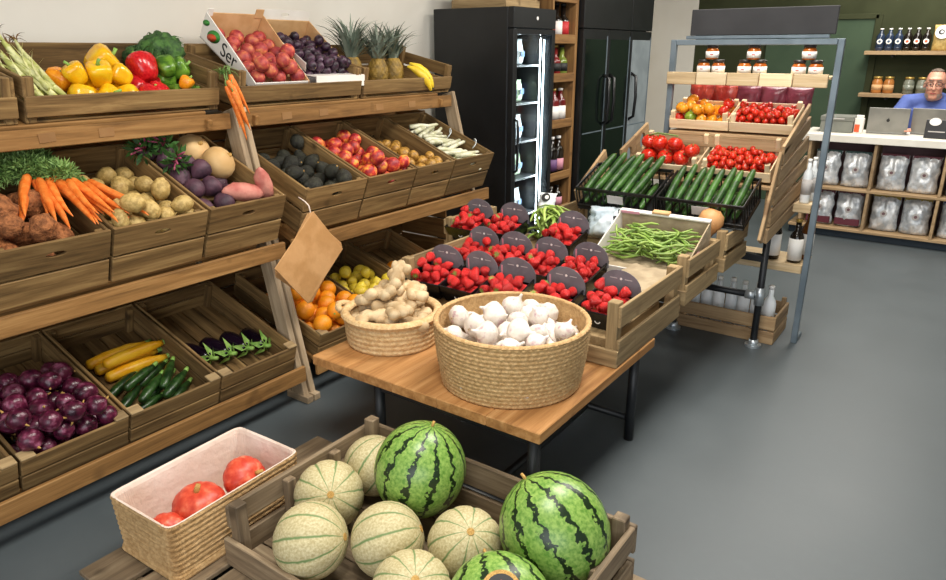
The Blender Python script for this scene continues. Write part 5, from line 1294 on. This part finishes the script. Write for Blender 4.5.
def two(m1, l1, c1, m2, l2, c2, h, r=0.046, nk=0.3, lb=(0.1, 0.5)): return (bottle(m1, r, h, l1, c1, nk, lb), bottle(m2, r, h, l2, c2, nk, lb))
LEV = ((0.38, 'lowest visible', two('bottle_dark', 'pink_print', 'dark_print', 'bottle_dark', 'purple_print', 'white_print', 0.18)),
       (0.655, 'second lowest', two('bottle_dark', 'pink_print', 'white_print', 'bottle_dark', 'purple_print', 'white_print', 0.30, lb=(0.12, 0.42))),
       (1.06, 'third lowest', two('bottle_red', 'white_print', 'white_print', 'bottle_red', 'white_print', 'gold_lid', 0.26, lb=(0.12, 0.5))),
       (1.40, 'third highest', two('bottle_green', 'dark_print', 'dark_print', 'bottle_red', 'dark_print', 'gold_lid', 0.235, nk=0.42, lb=(0.2, 0.45))),
       (1.675, 'second highest', two('bottle_dark', 'red_print', 'dark_print', 'bottle_dark', 'white_print', 'dark_print', 0.255, nk=0.42, lb=(0.1, 0.5))),
       (1.96, 'highest', two('bottle_red', 'white_print', 'dark_print', 'bottle_red', 'white_print', 'dark_print', 0.23)))
for z, lv, bt in LEV:
    for i in range(3):
        put(bt[i % 2] if i else bt[0], 'bottle', ('left', 'middle', 'right')[i] + ' bottle on the ' + lv + ' shelf of the narrow unit', 'bottle', 'bottles in the narrow shelf unit', Vector((SX0 + 0.08 + 0.105 * i, 2.66 + 0.075, z + 0.0005)), I3)

# ------------------------------------------------------------------ tall black fridges
for k, (a, b2, nm) in enumerate(((5.14, 6.03, 'left'), (6.04, 6.50, 'right'))):
    root = empty('tall_fridge', (a, 2.62, 0)); tag(root, ('wide black two-door fridge next to the bottle shelf', 'narrow black fridge with a grey glass door beside the white wall')[k], 'fridge')
    Wf = b2 - a
    span(root, 'body', (0, 0.055, 0.04), (Wf, 0.70, 2.15), 'fridge_black')
    span(root, 'header', (0.0, 0.0, 1.76), (Wf, 0.054, 2.15), 'fridge_black')
    span(root, 'plinth', (0.02, 0.03, 0.0), (Wf - 0.02, 0.68, 0.039), 'black_metal')
    nd = 2 if k == 0 else 1
    wd = Wf / nd
    for i in range(nd):
        x = i * wd
        dr = link('door', cbox(wd - 0.008, 0.05, 1.695, 'fridge_black'), root, (x + wd / 2, 0.025, 0.9075))
        link('glass_pane', cbox(wd - 0.07, 0.006, 1.55, 'fridge_grey' if k else 'dark_glass'), dr, (0, -0.026, 0.0), )
        link('glass_bar', cbox(0.012, 0.008, 1.6, 'grey_steel'), dr, (wd / 2 - 0.02, -0.026, 0.0))
        hx = wd / 2 - 0.05 if k == 0 and i == 0 else -(wd / 2 - 0.05)
        link('handle', tube('handle', [(0, 0, -0.2), (0, -0.05, -0.17), (0, -0.06, 0), (0, -0.05, 0.17), (0, 0, 0.2)], 0.014, 'black_plastic', 8), dr, (hx, -0.022, 0.30))
        link('shelf_line', cbox(wd - 0.09, 0.004, 0.01, 'grey_steel'), dr, (0, -0.029, 0.05))

# ------------------------------------------------------------------ counter
CX = 6.86
root = empty('shop_counter', (CX, -0.9, 0)); tag(root, 'long shop counter with white top and oak cubbyholes', 'counter')
CY1 = 1.32 + 0.9
span(root, 'worktop', (-0.02, -0.0, 0.845), (0.60, CY1, 0.905), 'counter_top')
span(root, 'kick_board', (0.06, 0, 0.0), (0.50, CY1 - 0.02, 0.069), 'kick_board')
span(root, 'bottom_board', (0, 0, 0.07), (0.40, CY1 - 0.02, 0.095), 'shelf_oak'); span(root, 'middle_board', (0, 0, 0.425), (0.40, CY1 - 0.02, 0.45), 'shelf_oak')
span(root, 'back_panel', (0.401, 0, 0.07), (0.42, CY1 - 0.02, 0.844), 'mauve_card')
DV = [0.17 - 0.515 * 2, 0.17 - 0.515, 0.17, 0.685, 1.20]
for y in DV:
    for (z0, z1) in ((0.096, 0.424), (0.451, 0.844)): span(root, 'divider', (0, y + 0.9, z0), (0.40, y + 0.9 + 0.024, z1), 'shelf_oak')
foil_b = [pillow('foil_bag', 0.215, 0.30, 0.13, 'foil', 14, s, crumple=0.016) for s in (11, 12, 13)]
tops = {m_: cbox(0.205, 0.012, 0.035, m_, 0.002) for m_ in ('teal_print', 'maroon_print', 'mustard_print', 'navy_print')}
em = disc(0.028, 0.003, 'grey_print', 16); em2 = disc(0.013, 0.005, 'mauve_card', 12)
rowc = {('u', 0): 'teal_print', ('u', 1): 'maroon_print', ('u', 2): 'teal_print', ('l', 0): 'maroon_print', ('l', 1): 'mustard_print', ('l', 2): 'navy_print'}
for rw, z in (('u', 0.4505), ('l', 0.0955)):
    for c in range(3):
        y0 = (1.20, 0.685, 0.17)[c]
        for i in range(2):
            y = y0 - 0.13 - 0.235 * i
            o = link('foil_bag', foil_b[(i + c) % 3], None, (CX + 0.13, y, z + 0.005), (R(-3), 0, R(-90) + 0.08 * (i - 0.5)))
            cn = {'teal_print': 'teal', 'maroon_print': 'maroon', 'mustard_print': 'mustard', 'navy_print': 'navy'}[rowc[(rw, c)]]
            tag(o, 'silver foil bag with ' + cn + ' top, ' + ('left', 'right')[i] + ' in the ' + ('upper', 'lower')[rw == 'l'] + ' ' + ('left', 'middle', 'right')[c] + ' cubbyhole', 'bag', 'foil bags in the counter')
            link('top_band', tops[rowc[(rw, c)]], o, (0, 0, 0.287)); e_ = link('print', em, o, (0, -0.066, 0.15), (R(90), 0, 0)); link('print_centre', em2, e_, (0, 0, 0))
            if rw == 'l' and c == 0: link('bottom_band', cbox(0.2, 0.02, 0.06, 'maroon_print', 0.004), o, (0, -0.05, 0.04))
CT = 0.906
# things on the counter
def laptop(label, x, y, rz, w_=0.31, h=0.215, cat='laptop', lean=-16):
    root = empty('laptop', (x, y, CT), (0, 0, R(rz))); tag(root, label, cat)
    span(root, 'keyboard_base', (-w_ / 2, 0.0, 0.0), (w_ / 2, 0.21, 0.014), 'laptop_grey')
    s_ = plank(root, 'screen', (0, -0.03, h / 2 + 0.01), (w_, 0.007, h), 'laptop_grey', (R(-lean), 0, 0)) if False else link('screen', cbox(w_, 0.007, h, 'laptop_grey'), root, (0, -0.032, h / 2 + 0.012), (R(14), 0, 0))
    lg = link('logo', disc(0.013, 0.002, 'dark_print', 16), s_, (0, -0.0042, 0), (R(90), 0, 0), (1, 1.1, 1))
    link('logo_leaf', disc(0.004, 0.002, 'dark_print', 8), s_, (0.003, -0.0042, 0.019), (R(90), 0, 0))
    return root
laptop('grey laptop seen from behind, left one on the counter', 7.16, 0.675, -90 + 4)
laptop('grey laptop in front of the man in the blue shirt', 7.27, 0.34, -90 - 6, 0.33, 0.215)
root = empty('card_stand', (7.02, 0.30, CT), (0, 0, R(-92))); tag(root, 'black display stand with a white disc in front of the laptop', 'stand')
plank(root, 'panel', (0, 0.0, 0.075), (0.17, 0.012, 0.15), 'black_plastic', (R(-8), 0, 0)); span(root, 'base', (-0.085, 0.0, 0), (0.085, 0.08, 0.008), 'black_plastic')
link('white_disc', disc(0.042, 0.006, 'white_print', 24), root, (-0.02, -0.008, 0.135), (R(82), 0, 0), (1, 0.75, 1)); link('lettering', cbox(0.12, 0.002, 0.008, 'grey_print', 0.0003), root, (0, -0.0085, 0.055), (R(-8), 0, 0))
root = empty('carton', (7.10, 0.885, CT), (0, 0, R(-100))); tag(root, 'small white and orange carton left of the laptop', 'carton')
span(root, 'body', (-0.035, -0.02, 0), (0.035, 0.02, 0.13), 'white_card'); span(root, 'print', (-0.03, -0.022, 0.01), (0.012, -0.0205, 0.075), 'orange_print'); span(root, 'lid_flap', (-0.03, -0.01, 0.1305), (0.03, 0.01, 0.155), 'white_card')
root = empty('grey_box', (7.05, 1.06, CT), (0, 0, R(-90))); tag(root, 'flat grey box at the left end of the counter', 'box')
span(root, 'body', (-0.13, 0, 0), (0.13, 0.25, 0.10), 'grey_box'); span(root, 'lid', (-0.135, -0.005, 0.101), (0.135, 0.255, 0.14), 'grey_box'); span(root, 'front_print', (-0.06, -0.0065, 0.115), (0.06, -0.0055, 0.125), 'grey_print')

# ------------------------------------------------------------------ wall shelves
for (z, y1, lab) in ((1.592, 1.075, 'upper oak wall shelf with dark bottles'), (1.197, 1.065, 'lower oak wall shelf with preserving jars')):
    root = empty('wall_shelf', (8.32, y1, z)); tag(root, lab, 'shelf')
    span(root, 'board', (-0.24, -1.9, -0.036), (-0.001, 0, 0), 'shelf_oak')
    for y in (-0.25, -1.0, -1.7): span(root, 'bracket', (-0.2, y, -0.06), (-0.001, y + 0.02, -0.037), 'black_metal')
nb_ = bottle('bottle_navy', 0.037, 0.205, 'bottle_navy', 'white_print', 0.28, (0.1, 0.15)); nd_ = disc(0.024, 0.003, 'white_print', 18); nd2 = disc(0.012, 0.005, 'orange_print', 12); nd3 = disc(0.012, 0.005, 'blue_print', 12)
gb_ = bottle('bottle_dark', 0.037, 0.205, 'bottle_dark', 'white_print', 0.28, (0.1, 0.15))
for i in range(6):
    o = put(nb_ if i < 3 else gb_, 'wall_bottle', ('navy' if i < 3 else 'dark') + ' bottle with round white label, ' + ('first', 'second', 'third', 'fourth', 'fifth', 'sixth')[i] + ' on the upper wall shelf', 'bottle', 'bottles on the upper wall shelf', Vector((8.18, 0.965 - 0.077 * i, 1.593)), I3)
    e_ = link('round_label', nd_, o, (-0.0375, 0, 0.085), (0, R(90), 0)); link('label_centre', nd3 if i < 3 else nd2, e_, (0, 0, 0))
for i, y in enumerate((0.46, 0.30)):
    root = empty('cereal_pack', (8.18, y, 1.593), (0, 0, R(-90))); tag(root, ('clear pack of golden cereal with a large round cream label', 'second clear pack of golden cereal at the right picture edge')[i], 'pack')
    link('pouch', pillow('pouch', 0.145, 0.23, 0.10, 'granola', 12, 21 + i), root); e_ = link('round_label', disc(0.06, 0.004, 'white_print', 24), root, (0, -0.05, 0.165), (R(80), 0, 0)); link('label_ring', disc(0.024, 0.006, 'dark_print', 16), e_, (-0.01, 0, 0)); link('label_centre', disc(0.012, 0.008, 'white_print', 12), e_, (-0.006, 0, 0))
def pjar(material): 
    return (rev('jar', [(0, 0), (0.042, 0), (0.047, 0.008), (0.047, 0.105), (0.038, 0.125), (0.036, 0.135), (0, 0.135)], material, 20), [('lid', rev('lid', [(0, 0), (0.04, 0), (0.04, 0.02), (0, 0.022)], 'gold_lid', 18), (0, 0, 0.1355), None), ('label', rev('label', [(0.0476, 0), (0.048, 0), (0.048, 0.05), (0.0476, 0.05)], 'cardboard' if material == 'jar_amber' else 'jar_grey', 20), (0, 0, 0.03), None)])
for i, y in enumerate((0.925, 0.825, 0.655, 0.545, 0.43)):
    put(pjar('jar_amber' if i < 2 else 'jar_grey'), 'storage_jar', ('amber' if i < 2 else 'grey-green') + ' preserving jar, ' + ('first', 'second', 'third', 'fourth', 'fifth')[i] + ' on the lower wall shelf', 'jar', 'jars on the lower wall shelf', Vector((8.18, y, 1.198)), I3)

# ------------------------------------------------------------------ man behind the counter
def remesh(name, parts, voxel, material, parent, smooth_it=6):
    me = merge(name, parts, material)
    bm = bmesh.new(); bm.from_mesh(me); bmesh.ops.recalc_face_normals(bm, faces=bm.faces); bm.to_mesh(me); bm.free()
    o = link(name, me, parent)
    md = o.modifiers.new('one_surface', 'REMESH'); md.mode = 'VOXEL'; md.voxel_size = voxel; md.use_smooth_shade = True
    s_ = o.modifiers.new('soften', 'SMOOTH'); s_.factor = 0.5; s_.iterations = smooth_it
    return o
def egg(c, rx, ry, rz, n=12, seg=16):
    v, f = [], []
    for k in range(n + 1):
        a = -math.pi / 2 + math.pi * k / n
        for i in range(seg):
            t = 2 * math.pi * i / seg
            q = max(math.cos(a), 0.02)
            v.append(Vector((c[0] + rx * q * math.cos(t), c[1] + ry * q * math.sin(t), c[2] + rz * math.sin(a))))
    for k in range(n):
        for i in range(seg):
            j = (i + 1) % seg; f.append((k * seg + i, k * seg + j, (k + 1) * seg + j, (k + 1) * seg + i))
    f.append(tuple(range(seg))); f.append(tuple(n * seg + i for i in range(seg)))
    return v, f
# local frame: he faces -x, +y is the photograph's left; origin on the floor
PX, PY = 7.66, 0.385
man = empty('person', (PX, PY, 0.0)); tag(man, 'man with glasses and grey beard in a blue T-shirt behind the counter', 'person')
HC = Vector((-0.10, 0.02, 1.305))
def H(x, y, z): return HC + Vector((x, y, z))
head = [egg(H(0.012, 0, 0.035), 0.098, 0.078, 0.105), egg(H(-0.022, 0, -0.05), 0.070, 0.064, 0.078), egg(H(-0.055, 0, -0.095), 0.036, 0.042, 0.03),
        tube_v([H(-0.085, 0, 0.03), H(-0.105, 0, -0.005), H(-0.112, 0, -0.028), H(-0.09, 0, -0.036)], [0.010, 0.013, 0.017, 0.012], 8),
        egg(H(-0.075, 0.033, -0.02), 0.02, 0.024, 0.02), egg(H(-0.075, -0.033, -0.02), 0.02, 0.024, 0.02), egg(H(-0.078, 0, 0.055), 0.02, 0.055, 0.014),
        egg(H(0.01, 0.082, 0.0), 0.016, 0.009, 0.03), egg(H(0.01, -0.082, 0.0), 0.016, 0.009, 0.03), egg(H(-0.09, 0, -0.062), 0.012, 0.024, 0.009)]
torso = [tube_v([(-0.06, 0.02, 1.24), (-0.02, 0.01, 1.16), (0.0, 0.01, 1.10)], [0.062, 0.066, 0.085], 14),
         tube_v([(0.0, 0, 1.17), (0.01, 0, 1.11), (0.03, 0, 0.95), (0.06, 0, 0.78), (0.08, 0, 0.62), (0.08, 0, 0.54)], [0.08, 0.14, 0.165, 0.165, 0.16, 0.14], 20)]
SHL, SHR = Vector((0.0, 0.215, 1.145)), Vector((0.0, -0.215, 1.145))
EL, ER = Vector((-0.13, 0.29, 0.965)), Vector((-0.13, -0.27, 0.965))
WL, WR = Vector((-0.37, 0.19, 0.945)), Vector((-0.36, -0.13, 0.95))
def limb(a, b2, c, r): return [tube_v([a, a.lerp(b2, 0.5), b2], [r[0], r[1], r[2]], 12), tube_v([b2, b2.lerp(c, 0.4), c], [r[2], r[3], r[4]], 12), egg(b2, r[2], r[2], r[2])]
arms = limb(SHL, EL, WL, (0.066, 0.056, 0.046, 0.043, 0.029)) + limb(SHR, ER, WR, (0.066, 0.056, 0.046, 0.043, 0.029))
def hand(w, d, side):
    d = d.normalized(); s = Vector((-d.y, d.x, 0)) * side; p = []
    palm = w + d * 0.045
    p.append(egg(palm, 0.045, 0.036, 0.016))
    for k, L in enumerate((0.072, 0.08, 0.076, 0.06)):
        b0 = w + d * 0.075 + s * (0.027 - 0.018 * k)
        m1 = b0 + d * L * 0.5 + Vector((0, 0, 0.010)); m2 = b0 + d * L - Vector((0, 0, 0.010))
        p.append(tube_v([b0 - d * 0.02, b0, m1, m2], [0.010, 0.0098, 0.009, 0.0075], 8))
    t0 = w + d * 0.025 + s * 0.03
    p.append(tube_v([t0 - s * 0.015, t0 + s * 0.012 + d * 0.015, t0 + s * 0.02 + d * 0.045], [0.012, 0.0105, 0.008], 8))
    return p
hands = hand(WL, Vector((-0.9, -0.45, 0)), -1) + hand(WR, Vector((-0.9, 0.35, 0)), 1)
legs = []
for sy in (1, -1):
    legs += [tube_v([(0.08, 0.09 * sy, 0.58), (-0.1, 0.11 * sy, 0.60), (-0.16, 0.12 * sy, 0.59)], [0.09, 0.08, 0.066], 12), tube_v([(-0.15, 0.12 * sy, 0.59), (-0.12, 0.12 * sy, 0.35), (-0.08, 0.12 * sy, 0.10)], [0.064, 0.056, 0.042], 12),
             tube_v([(-0.05, 0.12 * sy, 0.06), (-0.12, 0.12 * sy, 0.055), (-0.2, 0.125 * sy, 0.04)], [0.045, 0.042, 0.032], 10)]
remesh('body', head + torso + arms + hands + legs, 0.0075, 'skin_tone', man, 4)
def fat(pv, k): return pv
sh = [tube_v([(-0.018, 0.01, 1.21), (0.0, 0.005, 1.17), (0.01, 0, 1.11), (0.03, 0, 0.95), (0.06, 0, 0.78), (0.08, 0, 0.60)], [0.088, 0.115, 0.185, 0.205, 0.205, 0.20], 24),
      tube_v([Vector((0.0, 0.06, 1.165)), SHL, SHL.lerp(EL, 0.5), SHL.lerp(EL, 0.85)], [0.075, 0.083, 0.072, 0.066], 14), tube_v([Vector((0.0, -0.06, 1.165)), SHR, SHR.lerp(ER, 0.5), SHR.lerp(ER, 0.85)], [0.075, 0.083, 0.072, 0.066], 14)]
remesh('tshirt', sh, 0.010, 'shirt_blue', man, 3)
tr = []
for sy in (1, -1):
    tr += [tube_v([(0.08, 0.09 * sy, 0.57), (-0.1, 0.11 * sy, 0.60), (-0.16, 0.12 * sy, 0.59)], [0.105, 0.092, 0.078], 12), tube_v([(-0.16, 0.12 * sy, 0.60), (-0.12, 0.12 * sy, 0.35), (-0.08, 0.12 * sy, 0.10)], [0.078, 0.07, 0.06], 12)]
tr.append(tube_v([(0.08, 0, 0.50), (0.075, 0, 0.68)], [0.19, 0.208], 20))
remesh('trousers', tr, 0.012, 'trousers', man, 3)
for sy in (1, -1):
    link('shoe', merge('shoe', [egg((0, 0, 0), 0.14, 0.05, 0.045)], 'dark_print'), man, (-0.125, 0.122 * sy, 0.046))
# hair: short fringe round the sides and a thin cap on top
hv, hf = egg((0, 0, 0), 0.104, 0.084, 0.108, 14, 24)
keep = [p for p in range(len(hv)) if hv[p].z > 0.062 + 0.30 * max(0, -hv[p].x) or (hv[p].x > 0.02 and hv[p].z > -0.06)]
ks = set(keep); hf2 = [q for q in hf if all(i in ks for i in q)]
link('hair', pydata('hair', hv, hf2, 'hair_grey', True), man, H(0.014, 0, 0.037))
bv, bf = egg((0, 0, 0), 0.078, 0.071, 0.083, 14, 24)
ks = set(p for p in range(len(bv)) if bv[p].z < -0.012 and bv[p].x < 0.03 and not (abs(bv[p].y) < 0.022 and -0.045 < bv[p].z and bv[p].x < 0))
link('beard', pydata('beard', bv, [q for q in bf if all(i in ks for i in q)], 'beard_grey', True), man, H(-0.022, 0, -0.05))
for sy in (1, -1):
    e_ = link('eye', merge('eye', [egg((0, 0, 0), 0.008, 0.011, 0.0055)], 'eye_white'), man, H(-0.083, 0.031 * sy, 0.014)); link('iris', disc(0.0048, 0.003, 'dark_print', 10), e_, (-0.0075, 0, -0.001), (0, R(90), 0))
    ringp = [(0, 0.026 * math.cos(t), 0.02 * math.sin(t)) for t in [2 * math.pi * k / 16 for k in range(17)]]
    link('glasses_rim', tube('rim', ringp, 0.0022, 'dark_print', 6), man, H(-0.108, 0.033 * sy, 0.012)); link('glasses_arm', tube('arm', [(0, 0, 0), (0.05, 0.026 * sy, 0.006), (0.115, 0.027 * sy, 0.006)], 0.002, 'dark_print', 6), man, H(-0.106, 0.058 * sy, 0.014))
    link('eyebrow', tube('brow', [(0, -0.018 * sy, -0.001), (-0.003, 0, 0.004), (0.004, 0.018 * sy, 0)], [0.003, 0.004, 0.002], 'hair_grey', 6), man, H(-0.094, 0.033 * sy, 0.042))
link('glasses_bridge', tube('bridge', [(0, 0.009, 0), (-0.004, 0, 0.004), (0, -0.009, 0)], 0.002, 'dark_print', 6), man, H(-0.109, 0, 0.014))
link('mouth', tube('mouth', [(0.006, 0.022, 0), (0, 0, -0.002), (0.006, -0.022, 0)], [0.002, 0.004, 0.002], 'red_fruit', 6), man, H(-0.101, 0, -0.062))
root = empty('stool', (PX + 0.1, PY, 0)); tag(root, 'dark stool the man sits on behind the counter', 'stool')
link('seat', disc(0.19, 0.04, 'black_metal', 24), root, (0, 0, 0.42))
for sx in (-1, 1):
    for sy in (-1, 1): link('leg', tube('leg', [(0.13 * sx, 0.13 * sy, 0.401), (0.17 * sx, 0.17 * sy, 0.0)], 0.015, 'black_metal', 8), root)
